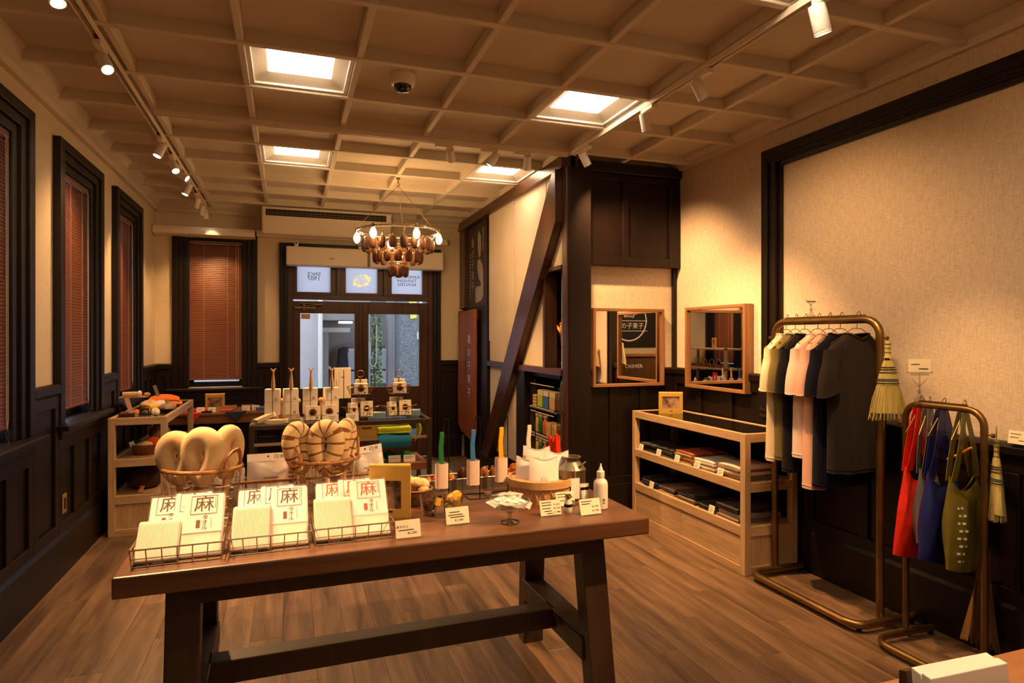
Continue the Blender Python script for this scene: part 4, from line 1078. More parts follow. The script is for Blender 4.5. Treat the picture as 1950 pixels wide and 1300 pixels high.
# long rattan-rimmed basket behind with packed cushions
lb = wire_tray('rattan_wire_basket', -.40, .46, 2.905, 2.985, .085, 'long wire basket with a rattan rim behind the tall baskets', nx=16, rz=R(1.0))
part('rattan_rim', MB().tube([(-.43,-.042,.088),(.43,-.042,.088)], .007, 8).tube([(-.43,.042,.088),(.43,.042,.088)], .007, 8), rattan, lb, smooth=True)
def pouch(x, y, z, w, h, rz, lean, label, ax=0):
    t = thing('plastic_pouch', label, 'package', (x, y, z), 0, 'white printed pouches', rot=(R(-lean), R(ax), rz))
    def sf(u, v):
        b_ = math.sin(PI*u)**.7*math.sin(PI*min(1,v*1.25))**.8 if v < .8 else 0.0
        return ((u-.5)*w*(1-.04*math.sin(PI*v)), -.020*b_ + .004*math.sin(9*u+5*v)*(1 if 0<u<1 else 0), h*v)
    part('front_film', MB().surf(sf, 14, 14), M['milky'], t, smooth=True)
    part('back_film', MB().surf(lambda u, v: ((u-.5)*w, .004+.018*(math.sin(PI*u)*math.sin(PI*min(1,v*1.25)) if v < .8 else 0), h*v), 10, 10), M['milky'], t, smooth=True)
    hd = part('header', MB().box(-w/2, w/2, -.004, -.001, h*.80, h), M['paper'], t)
    part('hang_hole', MB().lathe([(.0,-.0005),(.004,-.0005),(.004,.0005),(0,.0005)], 10), M['ink'], hd, loc=(0,-.0045,h*.92), rot=(PI/2,0,0))
    g = MB(); text(g, 'komugi', .022, frame_m((w*.26,-.0046,h*.90), (1,0,0), (0,0,1))); part('lettering', g, M['ink'], hd)
    part('small_print', MB().box(-w*.1, w*.25, -.024, -.0235, h*.36, h*.375).box(.0, w*.22, -.024, -.0235, h*.28, h*.32), M['ink'], t)
    return t
pouch(-.085, 2.955, ZT+.03, .17, .165, R(2), 10, 'white printed plastic pouch between the two tall baskets')
pouch(.345, 2.945, ZT+.05, .15, .155, R(-10), 12, 'white printed plastic pouch right of the striped brushes', ax=-9)
pouch(-.255, 2.955, ZT+.01, .15, .13, R(0), 12, 'white plastic pouch behind the left wire basket')
pouch(.10, 2.955, ZT+.01, .15, .12, R(3), 8, 'white plastic pouch behind the striped brushes basket')

# ---------------------------------------------------------------- glasses with small scrubbers, sponge basket
sponge_b = mat('loofah', (222,178,112), .95, col2=(190,138,78), vscale=30, bump=1.0, bscale=90, bdist=.006, spec=.1)
coir = mat('dark_coir', (92,52,30), .95, col2=(52,28,16), vscale=40, bump=1.0, bscale=120, bdist=.006, spec=.1)
pale = mat('pale_sponge', (240,214,164), .95, col2=(218,176,112), vscale=16, bump=.8, bscale=60, bdist=.006, spec=.1)
ytag = mat('yellow_tag', (244,186,52), .7)
def tumbler(x, y, r, h, label):
    t = thing('glass_tumbler', label, 'glass', (x, y, ZT), 0, 'glass tumblers of scrubbers')
    part('bowl', MB().lathe([(.0,.002),(r*.72,.002),(r*.8,.012),(r,h),(r-.002,h),(r*.78,.014),(.0,.010)], 24), M['thinglass'], t, smooth=True)
    return t
tumbler(.520, 2.478, .036, .075, 'glass tumbler holding a dark round scrubber'); tumbler(.605, 2.432, .043, .085, 'glass tumbler full of tan sponges behind a price card')
def blob(name, label, cat, x, y, z, r, m, group=None, rz=0, tagc=None, sq=(1,1,1)):
    t = thing(name, label, cat, (x, y, z), rz, group)
    part('body', MB().ell((0,0,0), tuple(r*s for s in sq), 14, 10), m, t, smooth=True)
    if tagc:
        part('paper_tag', MB(Euler((R(-15),R(18),0)).to_matrix().to_4x4()).box(r*.5, r*.5+.026, -r*.95, -r*.95+.001, r*.1, r*.1+.030), tagc, t); part('string', MB().tube([(0,-r*.8,r*.9),(r*.6,-r*1.0,r*.8)], .001, 4), M['cord'], t)
    return t
blob('round_scrubber', 'dark brown round scrubber in the left tumbler with a yellow tag', 'scrubber', .520, 2.478, ZT+.040, .026, coir, tagc=ytag, sq=(1,1,1.05))
for k, (dx, dy, dz, r) in enumerate(((-.018,.0,.036,.020),(.016,-.008,.040,.021),(.0,.012,.066,.022),(.018,.010,.078,.020),(-.012,-.010,.068,.017))):
    lab = ['lower left tan sponge','lower right tan sponge','tan sponge in the middle','topmost tan sponge','upper left tan sponge'][k] + ' in the right tumbler'
    blob('loofah_sponge', lab, 'sponge', .605+dx, 2.432+dy, ZT+dz, r, sponge_b, 'tan sponges in the tumbler', tagc=ytag if k == 4 else None, sq=(1,.9,.95))
sbk = thing('coir_basket', 'round dark woven basket of pale sponges behind the gold stand', 'basket', (.50, 2.66, ZT))
part('bowl', MB().lathe([(.0,.0),(.055,.0),(.066,.02),(.072,.065),(.068,.065),(.060,.02),(.0,.010)], 20), mat('dark_wicker', (70,44,28), .8, col2=(104,70,44), vscale=70, bump=1.0, bscale=120), sbk, smooth=True)
part('rim', MB().tube([(.071*math.cos(2*PI*k/20), .071*math.sin(2*PI*k/20), .066) for k in range(20)], .004, 6, closed=True), rattan, sbk, smooth=True)
for k, (dx, dy, dz, r) in enumerate(((-.02,.0,.075,.033),(.025,.005,.08,.035),(.0,-.02,.095,.030),(.03,-.015,.06,.025),(-.03,.02,.10,.026))):
    blob('pale_sponge', ['pale sponge at the left','pale sponge at the right','pale sponge on top','small pale sponge low at the right','pale sponge at the back'][k] + ' of the dark woven basket', 'sponge', .50+dx, 2.66+dy, ZT+dz, r, pale, 'pale sponges in the woven basket', sq=(1.1,.9,.75))

# ---------------------------------------------------------------- glass dish with sachets
gd = thing('footed_glass_dish', 'clear footed glass dish holding plastic sachets', 'dish', (.787, 2.275, ZT))
part('foot', MB().lathe([(.0,.0),(.036,.0),(.036,.003),(.012,.008),(.008,.016),(.008,.034),(.016,.040),(.0,.042)], 28), M['thinglass'], gd, smooth=True)
part('foot_rim', MB().tube([(.035*math.cos(2*PI*k/28), .035*math.sin(2*PI*k/28), .003) for k in range(28)], .0022, 6, closed=True), mat('glass_edge', (60,52,44), .1, spec=.9), gd, smooth=True)
part('bowl', MB().lathe([(.0,.040),(.020,.042),(.060,.058),(.078,.086),(.076,.086),(.058,.061),(.0,.045)], 32), M['thinglass'], gd, smooth=True)
sach = film('sachet_film', (236,236,230), dens=.6, rough=.2)
for k, (dx, dy, dz, rz, rx, ry) in enumerate(((-.038,.0,.088,.3,8,-14),(.0,-.02,.080,-.25,14,12),(.035,-.008,.078,-.5,10,18),(-.005,.03,.100,.1,-12,4),(.02,.018,.092,1.0,6,-8))):
    t = thing('plastic_sachet', ['sachet sticking out at the left','sachet at the front','sachet at the right','sachet at the back, standing highest','sachet lying in the middle'][k] + ' of the glass dish', 'sachet', (.787+dx, 2.275+dy, ZT+dz), 0, 'clear sachets in the glass dish', rot=(R(rx),R(ry),rz))
    part('film', MB().surf(lambda u, v: ((u-.5)*.095, (v-.5)*.058, .007*math.sin(PI*u)*math.sin(PI*v)+.002*math.sin(14*u+k)), 10, 6, .003), sach, t, smooth=True)
    part('label', MB().box(-.02, .02, -.012, .012, .0075, .008), M['paper'], t)

# ---------------------------------------------------------------- chip-wood basket with paper bags
cw = thing('chipwood_basket', 'round pale chip-wood basket holding white paper bags', 'basket', (1.035, 2.585, ZT))
chip = wood('chip_wood', (204,156,100), (226,184,130), 'x', rough=.55, freq=10)
part('wall', MB().lathe([(.0,.0),(.132,.0),(.140,.085),(.136,.085),(.128,.006),(.0,.006)], 36), chip, cw, smooth=True)
part('hoop', MB().lathe([(.1405,.066),(.146,.066),(.146,.096),(.1365,.096),(.1365,.09),(.1405,.086)], 36), chip, cw, smooth=True)
zz = []
for k in range(25): a = -PI*.92 + k*R(7.2); zz.append(((.1385)*math.cos(a), (.1385)*math.sin(a), .018 if k % 2 else .060))
part('stitching', MB().tube(zz, .0024, 5), mat('stitch_wood', (236,200,150), .5), cw)
for k in range(0, 24, 2): part('tack', MB().ell((zz[k][0]*1.01, zz[k][1]*1.01, .062), .003, 6, 4), M['chrome'], cw)
def pbag(dx, dy, w, h, rz, lean, label, logo=False, tilt=0):
    t = thing('paper_bag', label, 'bag', (1.035+dx, 2.585+dy, ZT+.012), 0, 'white paper bags in the chip-wood basket', rot=(R(lean), R(tilt), rz))
    def sf(u, v, s):
        return ((u-.5)*w*(1-.10*v), s*.018*math.sin(PI*u)**.6*(1-v**3), h*v + .010*math.sin(5*u+2)*v*v)
    part('front', MB().surf(lambda u, v: sf(u,v,-1), 8, 8, .001), M['paper'], t, smooth=True); part('back', MB().surf(lambda u, v: (sf(u,v,1)[0], sf(u,v,1)[1]+.002, sf(u,v,1)[2]+.006), 8, 8, .001), M['paper'], t, smooth=True)
    if logo:
        part('print', MB().box(-.028, .028, -.0205, -.0195, h*.20, h*.215).box(-.02, .02, -.0205, -.0195, h*.245, h*.258), mat('grey_bag_print', (150,140,132), .8), t)
        part('drawing', MB().tube([(-.006,-.0205,h*.33),(-.012,-.0205,h*.5),(-.004,-.0205,h*.58),(.0,-.0205,h*.5),(.006,-.0205,h*.58),(.012,-.0205,h*.5),(.006,-.0205,h*.33)], .001, 4), mat('grey_bag_drawing', (186,176,166), .8), t)
    return t
pbag(-.005, -.055, .135, .165, R(-16), -5, 'white paper bag with a small grey print, frontmost', True)
pbag(-.06, .0, .11, .158, R(-30), -2, 'white paper bag at the left of the group'); pbag(.055, -.02, .12, .185, R(-8), 0, 'white paper bag with a pointed corner, rightmost', tilt=4)
pbag(.0, .045, .13, .195, R(-20), 2, 'white paper bag at the back of the group')

# ---------------------------------------------------------------- jar, tube, bottle, milk can
jr = thing('small_jar', 'small glass jar of white cream with a black label', 'jar', (1.055, 2.335, ZT))
part('body', MB().lathe([(.0,.0),(.0145,.0),(.016,.003),(.016,.040),(.011,.050),(.011,.056),(.0,.056)], 18), mat('white_content', (240,236,228), .3), jr, smooth=True)
part('label', MB().lathe([(.0163,.022),(.0163,.034)], 18), M['ink'], jr); part('lid', MB().lathe([(.0,.070),(.012,.070),(.013,.066),(.013,.056),(.010,.055),(.0,.055)], 16), M['chrome'], jr, smooth=True)
tu = thing('cosmetic_tube', 'white squeeze tube with a black band standing on its cap', 'tube', (1.150, 2.385, ZT))
part('body', MB().surf(lambda u, v: ((.013+.008*v)*math.cos(2*PI*u), (.012*(1-v)+.0012)*math.sin(2*PI*u), .020+.070*v), 20, 8), mat('tube_plastic', (240,236,230), .35), tu, smooth=True)
part('cap', MB().lathe([(.0,.0),(.012,.0),(.013,.02),(.0,.021)], 16), M['white'], tu, smooth=True); part('band', MB().box(-.018, .018, -.0045, -.0035, .070, .082), M['ink'], tu); part('crimp', MB().box(-.021,.021,-.0014,.0014,.088,.096), M['white'], tu)
bo = thing('dispenser_bottle', 'white plastic bottle with a pointed nozzle at the right end of the table', 'bottle', (1.205, 2.345, ZT))
part('body', MB().lathe([(.0,.0),(.026,.0),(.029,.003),(.029,.098),(.026,.112),(.016,.122),(.014,.125),(.014,.132),(.0,.132)], 24), mat('bottle_plastic', (236,228,220), .4), bo, smooth=True)
part('cap', MB().lathe([(.016,.128),(.016,.150),(.012,.154),(.0,.154)], 20), M['white'], bo, smooth=True); part('nozzle', MB().lathe([(.010,.153),(.007,.165),(.0045,.168),(.003,.182),(.0,.183)], 14), M['white'], bo, smooth=True)
part('print', MB().box(-.004,-.0015,-.0300,-.0288,.035,.045).box(.0015,.004,-.0300,-.0288,.035,.045).box(-.005,.005,-.0300,-.0288,.027,.029), M['ink'], bo)
mc = thing('milk_can', 'grey galvanised milk can with a white tag', 'can', (1.165, 2.545, ZT))
zinc = mat('galvanised_zinc', (150,142,130), .42, metal=.85, col2=(124,118,108), vscale=14)
part('body', MB().lathe([(.0,.0),(.060,.0),(.061,.004),(.061,.118),(.063,.121),(.063,.127),(.058,.133),(.038,.156),(.034,.160),(.034,.170),(.042,.176),(.042,.180),(.032,.180),(.030,.165),(.0,.160)], 30), zinc, mc, smooth=True)
part('handle', MB().tube([(.034,-.036,.150),(.046,-.046,.160),(.020,-.060,.150),(.010,-.052,.140)], .003, 6), zinc, mc); part('string', MB().tube([(-.01,-.05,.155),(-.012,-.062,.13),(-.010,-.067,.10)], .0016, 5), mat('jute', (190,150,96), .9), mc)
part('paper_tag', MB().box(-.032, .008, -.0672, -.066, .010, .098), M['paper'], mc)

# ---------------------------------------------------------------- hook stands with handled brushes
hookm = M['black']
slv = stripes('paper_sleeve_print', (222,196,180), (238,216,204), 150, 'Z', bump=0.0, sharp=(.3,.7))
def hook_stand(x, y, h, label):
    t = thing('hook_stand', label, 'stand', (x, y, ZT), 0, 'black wire hook stands')
    part('rod', MB().tube([(0,0,.003),(0,0,h-.012),(-.004,0,h-.003),(-.012,0,h),(-.020,0,h-.004),(-.023,0,h-.016),(-.024,0,h-.055),(-.027,0,h-.062),(-.032,0,h-.058)], .0024, 7), hookm, t, smooth=True)
    part('foot', MB().tube([(.045,.0,.003),(-.045,.0,.003),(-.045,.09,.003),(.045,.09,.003),(.045,.0,.003)], .0024, 6), hookm, t)
def sleeve_brush(x, y, ztop, col, label):
    t = thing('handled_brush', label, 'brush', (x, y, ztop), 0, 'plastic handled brushes on hooks')
    hm = mat('handle_'+label.split()[0], col, .35)
    hp = [(-.0,0,.002),(.0,0,-.02),(-.004,.002,-.06),(-.002,.004,-.10),(.0,.004,-.135)]
    part('handle', MB().surf(lambda u, v: (lambda p, w_: (p[0]+(u-.5)*w_, p[1], p[2]))([a*(1-(v*4)%1)+b_*((v*4)%1) if v < 1 else hp[4][i_] for i_, (a, b_) in enumerate(zip(hp[min(int(v*4),3)], hp[min(int(v*4),3)+1]))], .018+.004*v), 2, 16, .008), hm, t, bevel=.002)
    part('hole', MB().lathe([(.0,-.0006),(.003,-.0006),(.003,.0006),(0,.0006)], 8), M['ink'], t, loc=(0,-.002,-.008), rot=(PI/2,0,0))
    a0 = []
    part('paper_sleeve', MB().surf(lambda u, v: (-.027+.054*v if False else (.027*math.copysign(abs(math.sin(2*PI*u))**.6, math.sin(2*PI*u))), .020*math.copysign(abs(math.cos(2*PI*u))**.6, math.cos(2*PI*u)), -.235+.105*v), 24, 3), slv, t, smooth=True)
    part('bristle_head', MB().ell((0,.0,-.19), (.021,.015,.055), 12, 10), coir, t, smooth=True)
    return t
HX = [.640, .778, .905, 1.035, 1.170]
for k, nm_ in enumerate(('green','blue','yellow','white','red')):
    hook_stand(HX[k], 2.645, .352+.004*k, 'black wire hook stand carrying the %s handled brush' % nm_)
for k, (nm_, col) in enumerate((('green',(38,120,66)),('blue',(62,120,190)),('yellow',(250,188,40)),('white',(238,228,218)))):
    sleeve_brush(HX[k]-.030, 2.645, ZT+.352+.004*k-.055, col, nm_+' handled brush in a pink paper sleeve, hanging from a hook')
for k, (dx, dy) in enumerate(((-.034,0),(-.052,.028))):
    t = thing('bristle_brush', ['red handled brown bristle brush hanging from the last hook','brown bristle brush with red handle hanging behind the other'][k], 'brush', (HX[4]+dx, 2.645+dy, ZT+.318-.055-.012*k), 0, 'red handled bristle brushes')
    rd = mat('red_handle', (226,52,26), .35)
    part('handle', MB().tube([(0,0,.0),(.002,0,-.03),(.004,0,-.08),(.008,0,-.115)], [.007,.009,.010,.011], 10).tube([(.014,0,-.01),(.016,.002,-.06),(.020,.002,-.115)], .006, 8), rd, t, smooth=True)
    part('bristles', MB().lathe([(.0,-.19),(.014,-.186),(.020,-.17),(.021,-.125),(.018,-.112),(.0,-.110)], 14, (.012,0,0)), bris, t, smooth=True)

# ---------------------------------------------------------------- zinc trough with little tawashi
tr = thing('zinc_trough', 'long low galvanised trough at the back of the table', 'tray', (.93, 2.89, ZT), R(1.0))
f = MB(); f.box(-.36,.36,-.06,.06,0,.003); f.box(-.36,.36,-.062,-.059,0,.052); f.box(-.36,.36,.059,.062,0,.052); f.box(-.362,-.359,-.062,.062,0,.052); f.box(.359,.362,-.062,.062,0,.052)
part('body', f, zinc, tr); part('rolled_edge', MB().tube([(-.361,-.061,.052),(.361,-.061,.052),(.361,.061,.052),(-.361,.061,.052),(-.361,-.061,.052)], .004, 6), zinc, tr)
cols = {'brown':(120,72,40),'red-orange':(224,84,40),'tan':(190,132,80),'dark brown':(70,40,24),'orange':(236,130,60),'dark green':(30,70,40),'red':(214,40,34),'golden':(226,160,70)}
seq = ['tan','red-orange','brown','orange','dark brown','brown','red-orange','tan','brown','dark brown','golden','red-orange','tan','brown','dark green','golden','red','brown']
x = .60
seen = {}
for k, cn in enumerate(seq):
    seen[cn] = seen.get(cn, 0) + 1
    ordn = ['first','second','third','fourth','fifth'][seen[cn]-1]
    if 'tm_'+cn not in M: M['tm_'+cn] = mat('tawashi_'+cn, cols[cn], .9, bump=1.0, bscale=160, bdist=.006, spec=.1)
    big = k in (4,5,7,8,11,12)
    t = thing('small_tawashi', '%s little scrubbing brush in the zinc trough, %s %s one from the left' % (cn, ordn, cn), 'scrubber', (x+.0, 2.885+random.uniform(-.02,.02), ZT+.040+(.018 if big else 0)), random.uniform(-.6,.6), 'little scrubbing brushes in the zinc trough')
    part('body', MB().ell((0,0,0), (.016,.03,.034 if big else .022), 12, 8), M['tm_'+cn], t, smooth=True)
    part('loop', MB().tube([(0,-.02,.02),(.006,-.024,.04 if big else .03),(-.004,-.016,.036)], .0016, 5), M['cord'], t)
    x += .0385
tg = tag(part('yellow_tag', MB(Matrix.Translation((1.02,2.86,ZT+.085)) @ Euler((R(20),R(12),0)).to_matrix().to_4x4()).box(-.018,.018,-.0006,.0006,-.012,.012), ytag), 'small yellow tag sticking up from the zinc trough', 'tag')
# ================================================================ OAK DISPLAY CASES
def oak_case(name, label, loc, rz, L, D=.40, H=.89, glass=True):
    """long side along local y, sliding-door front at local -x"""
    t = thing(name, label, 'display case', loc, rz, 'oak display cases')
    p = .045; hx, hy = D/2, L/2
    for sx in (-1, 1):
        for sy in (-1, 1):
            part('post', MB().box(sx*hx-(p if sx > 0 else 0), sx*hx+(p if sx < 0 else 0), sy*hy-(p if sy > 0 else 0), sy*hy+(p if sy < 0 else 0), 0, H), M['oak'], t, bevel=.002)
    for sx in (-1, 1):
        x0, x1 = (-hx, -hx+.03) if sx < 0 else (hx-.03, hx)
        for z0, z1 in ((H-.055, H), (.520, .578), (.240, .302), (.0, .05)):
            part('long_rail', MB().box(x0, x1, -hy+p, hy-p, z0, z1), M['oak_y'], t, bevel=.002)
    for sy in (-1, 1):
        y0, y1 = (-hy, -hy+.03) if sy < 0 else (hy-.03, hy)
        for z0, z1 in ((H-.055, H), (.520, .578), (.240, .302), (.0, .05)):
            part('short_rail', MB().box(-hx+p, hx-p, y0, y1, z0, z1), M['oak_x'], t, bevel=.002)
        part('end_panel', MB().box(-hx+p, hx-p, y0+.01 if sy < 0 else y0+.005, y1-.005 if sy < 0 else y1-.01, .05, .24), M['oak'], t)
    part('shelf', MB().box(-hx+.03, hx-.03, -hy+.03, hy-.03, .548, .568), M['oak_y'], t); part('shelf', MB().box(-hx+.03, hx-.03, -hy+.03, hy-.03, .272, .292), M['oak_y'], t)
    for k in (0, 1):
        y0, y1 = (-hy+p, .0) if k == 0 else (.003, hy-p)
        part('sliding_door', MB().box(-hx+.006, -hx+.018, y0, y1, .05, .232), M['oak_y'], t, bevel=.001)
    part('back_panel', MB().box(hx-.016, hx-.006, -hy+p, hy-p, .05, .24), M['oak_y'], t)
    part('door_shadow_gap', MB().box(-hx+.012, -hx+.02, -hy+p, hy-p, .232, .241), M['blackm'], t)
    part('glass_top', MB().box(-hx+.03, hx-.03, -hy+.03, hy-.03, H-.012, H-.004), mat('smoked_glass_top', (26,20,16), .06, spec=.6), t)
    return t
oak_case('oak_display_case', 'light oak display case of folded shirts under the two mirrors', (2.905, 3.985, 0), 0, 1.39, .415)
oak_case('oak_display_case', 'oak display case of knitted goods along the left wall', (-1.082, 6.215, 0), PI, 1.43, .395)

# ---------------------------------------------------------------- goods on the left case
def lump(name, label, cat, x, y, z, dims, m, rz=0.0, group=None, seed=0, amp=.14, top=1.0):
    """soft folded or crumpled cloth lying on something; z is its underside"""
    t = thing(name, label, cat, (x, y, z), rz, group)
    a, b_, c_ = dims
    def sf(u, v):
        th = 2*PI*u; f_ = 1 + amp*(math.sin(3*th+seed) * .5 + math.sin(5*th+2*seed)*.35) * math.sin(PI*v)
        ph = PI*v - PI/2; cz = math.sin(ph); r_ = math.cos(ph)**.7 if math.cos(ph) > 0 else 0
        zz = (cz if cz > 0 else cz*.6)*c_/2*(1 + amp*math.sin(4*th*.5+7*v+seed))
        return (a/2*r_*f_*math.cos(th), b_/2*r_*f_*math.sin(th), c_*.30 + zz)
    part('cloth', MB().surf(sf, 28, 12), m, t, smooth=True)
    return t
def cloth_flat(name, label, cat, x, y, z, w, d, h, m, rz=0, group=None, n=3, part_name='fold', m2=None):
    """stack of flat folds"""
    t = thing(name, label, cat, (x, y, z), rz, group)
    for k in range(n):
        z0 = h*k/n; j = random.uniform(-.006,.006)
        part(part_name, MB().surf(lambda u, v: ((u-.5)*w + j, (v-.5)*d, z0 + h/n*.92 + .003*math.sin(5*u+3*v+k*2)*min(1, 6*min(u,1-u,v,1-v))), 8, 8, h/n*.85), (m2 if (m2 and k % 2) else m), t, smooth=True)
    return t
C = {}
def cloth(name, col, col2=None, **k):
    if name not in C: C[name] = mat('cloth_'+name, col, .92, col2=col2, vscale=k.get('vs', 20), bump=.5, bscale=260, spec=.12, sheen=.05)
    return C[name]
Z8 = .886
wb = thing('wooden_holder', 'small wooden block holding a slanted pink card strip on the left case', 'card holder', (-1.165, 5.58, Z8))
part('block', MB().box(-.06,.05,-.02,.02,0,.032), M['doorwood'], wb, bevel=.003); part('end_block', MB().box(.05,.075,-.02,.02,0,.036), M['oak_x'], wb, bevel=.003)
part('card_strip', MB(Matrix.Translation((.03,-.004,.02)) @ Matrix.Rotation(R(-17),4,'Y')).box(-.016,.016,-.0012,.0012,0,.135), mat('pink_card', (226,176,152), .8), wb)
ts = thing('wire_tier_stand', 'small two-tier wire stand with a rolled towel on the left case', 'stand', (-1.19, 5.92, Z8))
for dx in (-.012, .012): part('upright', MB().tube([(dx,0,0),(dx,0,.24),(dx*.2,0,.27)], .0022, 6), M['black'], ts)
part('upper_tray', MB().box(-.10,.10,-.06,.06,.125,.130), M['oak_x'], ts, bevel=.002); part('lower_ring', MB().tube([(.11*math.cos(2*PI*k/20), .10*math.sin(2*PI*k/20), .05) for k in range(20)], .0022, 5, closed=True), M['black'], ts)
for k in range(6): part('ring_leg', MB().tube([(.11*math.cos(2*PI*k/6), .10*math.sin(2*PI*k/6), .05),(.09*math.cos(2*PI*k/6), .08*math.sin(2*PI*k/6), .0)], .0018, 5), M['black'], ts)
part('crossbar', MB().tube([(-.11,0,.05),(.11,0,.05)], .002, 5), M['black'], ts)
rt = thing('rolled_towel', 'cream rolled towel on the upper tray of the wire stand', 'towel', (-1.20, 5.90, Z8+.152), R(4))
sp = []
for k in range(46): a = k*.42; r_ = .006+.018*k/46; sp.append((r_*math.cos(a), r_*math.sin(a)))
def rollf(u, v):
    i_ = min(int(u*44), 44); q = sp[i_]; return ((v-.5)*.135, q[0], q[1])
part('roll', MB().surf(rollf, 44, 4, .003), cloth('cream', (236,206,140)), rt, smooth=True); part('band', MB(Matrix.Rotation(PI/2,4,'Y')).lathe([(.0262,.045),(.0262,.06)], 16), M['paper'], rt)
lump('rolled_cloth', 'small tan cloth bundle right of the rolled towel', 'cloth', -1.10, 5.93, Z8+.131, (.05,.06,.035), cloth('tan', (190,150,100)), seed=2)
dm_ = [('gauze_cloth','pale grey gauze cloth heap behind the wire stand','cloth',-1.13,6.25,(.16,.16,.085),'pale',(196,176,156)),
 ('patterned_cloth','yellow patterned cloth heap in the middle of the left case','cloth',-1.10,6.02,(.13,.15,.085),'yellow',(238,186,96)),
 ('gauze_cloth','pink striped gauze cloth heap on the left case','cloth',-1.02,6.12,(.13,.16,.09),'pinkish',(232,204,190)),
 ('knit_cloth','grey brown knitted cloth near the right edge of the left case','cloth',-.965,6.05,(.13,.30,.075),'greybrown',(158,132,106)),
 ('orange_sponge','orange scrubber beside the wire stand foot','scrubber',-1.13,5.70,(.07,.07,.055),'orange',(232,112,50)),
 ('beige_knit','cream knitted scrubber near the front right of the left case','scrubber',-.985,5.63,(.06,.10,.075),'beige',(232,212,172)),
 ('dark_cloth','brown cloth lying behind the card strip','cloth',-1.22,5.78,(.09,.12,.03),'brown',(110,72,46))]
for (nm_, lab, cat, x, y, dims, cn, col) in dm_: lump(nm_, lab, cat, x, y, Z8, dims, cloth(cn, col, tuple(min(255,int(c*1.15)) for c in col)), seed=len(lab))
t = thing('glass_cube', 'clear glass cube jar near the front edge of the left case', 'jar', (-1.05, 5.59, Z8))
f = MB(); f.box(-.035,.035,-.035,.035,0,.004); f.box(-.035,-.032,-.035,.035,0,.065); f.box(.032,.035,-.035,.035,0,.065); f.box(-.032,.032,-.035,-.032,0,.065); f.box(-.032,.032,.032,.035,0,.065)
part('walls', f, M['thinglass'], t); part('contents', MB().ell((0,0,.028), (.026,.026,.022), 10, 6), cloth('greyblob', (130,120,124)), t, smooth=True)
ob = thing('orange_cloth_bag', 'bright orange folded cloth bag on the back of the left case', 'bag', (-1.06, 6.45, Z8+.005), R(8))
part('bag', MB().surf(lambda u, v: ((u-.5)*.25, (v-.5)*.20, .045+.045*math.sin(PI*u)**.5*math.sin(PI*v)**.5 + .008*math.sin(14*v+3*u)), 16, 14, .03), cloth('brightorange', (240,128,52)), ob, smooth=True)
part('lower_fold', MB().surf(lambda u, v: ((u-.5)*.23+.03, (v-.5)*.22-.02, .018+.03*math.sin(PI*u)**.5*math.sin(PI*v)**.5), 12, 12, .018), cloth('apricot', (236,150,78)), ob, smooth=True)
lc = tag(part('card_strip', MB(Matrix.Translation((-1.10,6.42,Z8+.08)) @ Matrix.Rotation(R(-18),4,'Y')).box(-.014,.014,-.0012,.0012,-.085,.11), mat('grey_card', (150,140,128), .8)), 'slanted grey card strip behind the orange cloth bag', 'card')
lc = tag(part('card_strip', MB(Matrix.Translation((-.955,5.98,Z8+.05)) @ Matrix.Rotation(R(-20),4,'Y')).box(-.012,.012,-.0012,.0012,-.05,.05), mat('tan_card', (196,168,130), .8)), 'slanted tan card strip on the knitted cloth', 'card')
# shelves of the left case
wk = mat('dark_bowl_wood', (112,62,32), .5, col2=(140,84,46), vscale=10)
bw = thing('wooden_bowl', 'shallow brown wooden bowl of cloths on the upper shelf of the left case', 'bowl', (-1.07, 5.77, .568))
part('bowl', MB().lathe([(.0,.0),(.075,.0),(.10,.03),(.112,.085),(.107,.085),(.094,.032),(.0,.010)], 28), wk, bw, smooth=True)
for nm_, lab, x, y, z, dims, cn, col in (('orange_cloth','orange cloth roll in the wooden bowl',-1.03,5.79,.625,(.13,.07,.09),'deeporange',(224,92,40)),('cream_cloth','cream cloth roll in front of the orange one in the bowl',-1.08,5.73,.625,(.12,.06,.06),'cream2',(226,204,160)),('green_cloth','dark green cloth tucked at the left of the bowl',-1.14,5.79,.63,(.05,.07,.07),'dgreen',(40,96,62))):
    lump(nm_, lab, 'cloth', x, y, z, dims, cloth(cn, col), rz=.4, seed=len(lab))
tag(part('price_tag', MB(Matrix.Translation((-1.165,5.72,.66)) @ Euler((R(-20),R(-25),0)).to_matrix().to_4x4()).box(-.018,.018,-.001,.001,-.02,.02), M['paper']), 'small white tag at the left rim of the wooden bowl', 'tag')
lump('coir_ball', 'large beige hat-shaped brush further back on the upper shelf', 'brush', -1.07, 6.30, .60, (.17,.18,.16), mat('beige_bristle', (190,156,106), .95, col2=(160,124,80), vscale=40, bump=1.0, bscale=140, bdist=.006), seed=1, amp=.03)
bk = thing('wicker_tray', 'brown round wicker tray under the beige brush', 'tray', (-1.07, 6.30, .568))
part('tray', MB().lathe([(.0,.0),(.09,.0),(.105,.035),(.10,.035),(.085,.006),(.0,.006)], 24), wk, bk, smooth=True)
lump('brown_brush', 'tousled brown brush beside the beige one', 'brush', -.96, 6.42, .568, (.09,.09,.10), coir, seed=4, amp=.08)
lump('giant_brush', 'big dark brown bristle brush on the lower shelf of the left case', 'brush', -1.09, 5.83, .292, (.27,.30,.25), mat('dark_bristle', (78,48,28), .95, col2=(48,28,16), vscale=50, bump=1.0, bscale=160, bdist=.01), seed=2, amp=.05)
tag(part('orange_tag', MB(Matrix.Translation((-1.09,5.66,.315)) @ Euler((R(-50),0,R(-10))).to_matrix().to_4x4()).box(-.018,.018,-.001,.001,-.03,.03), mat('orange_tag', (206,128,70), .8)), 'tan tag hanging in front of the big dark brush', 'tag')

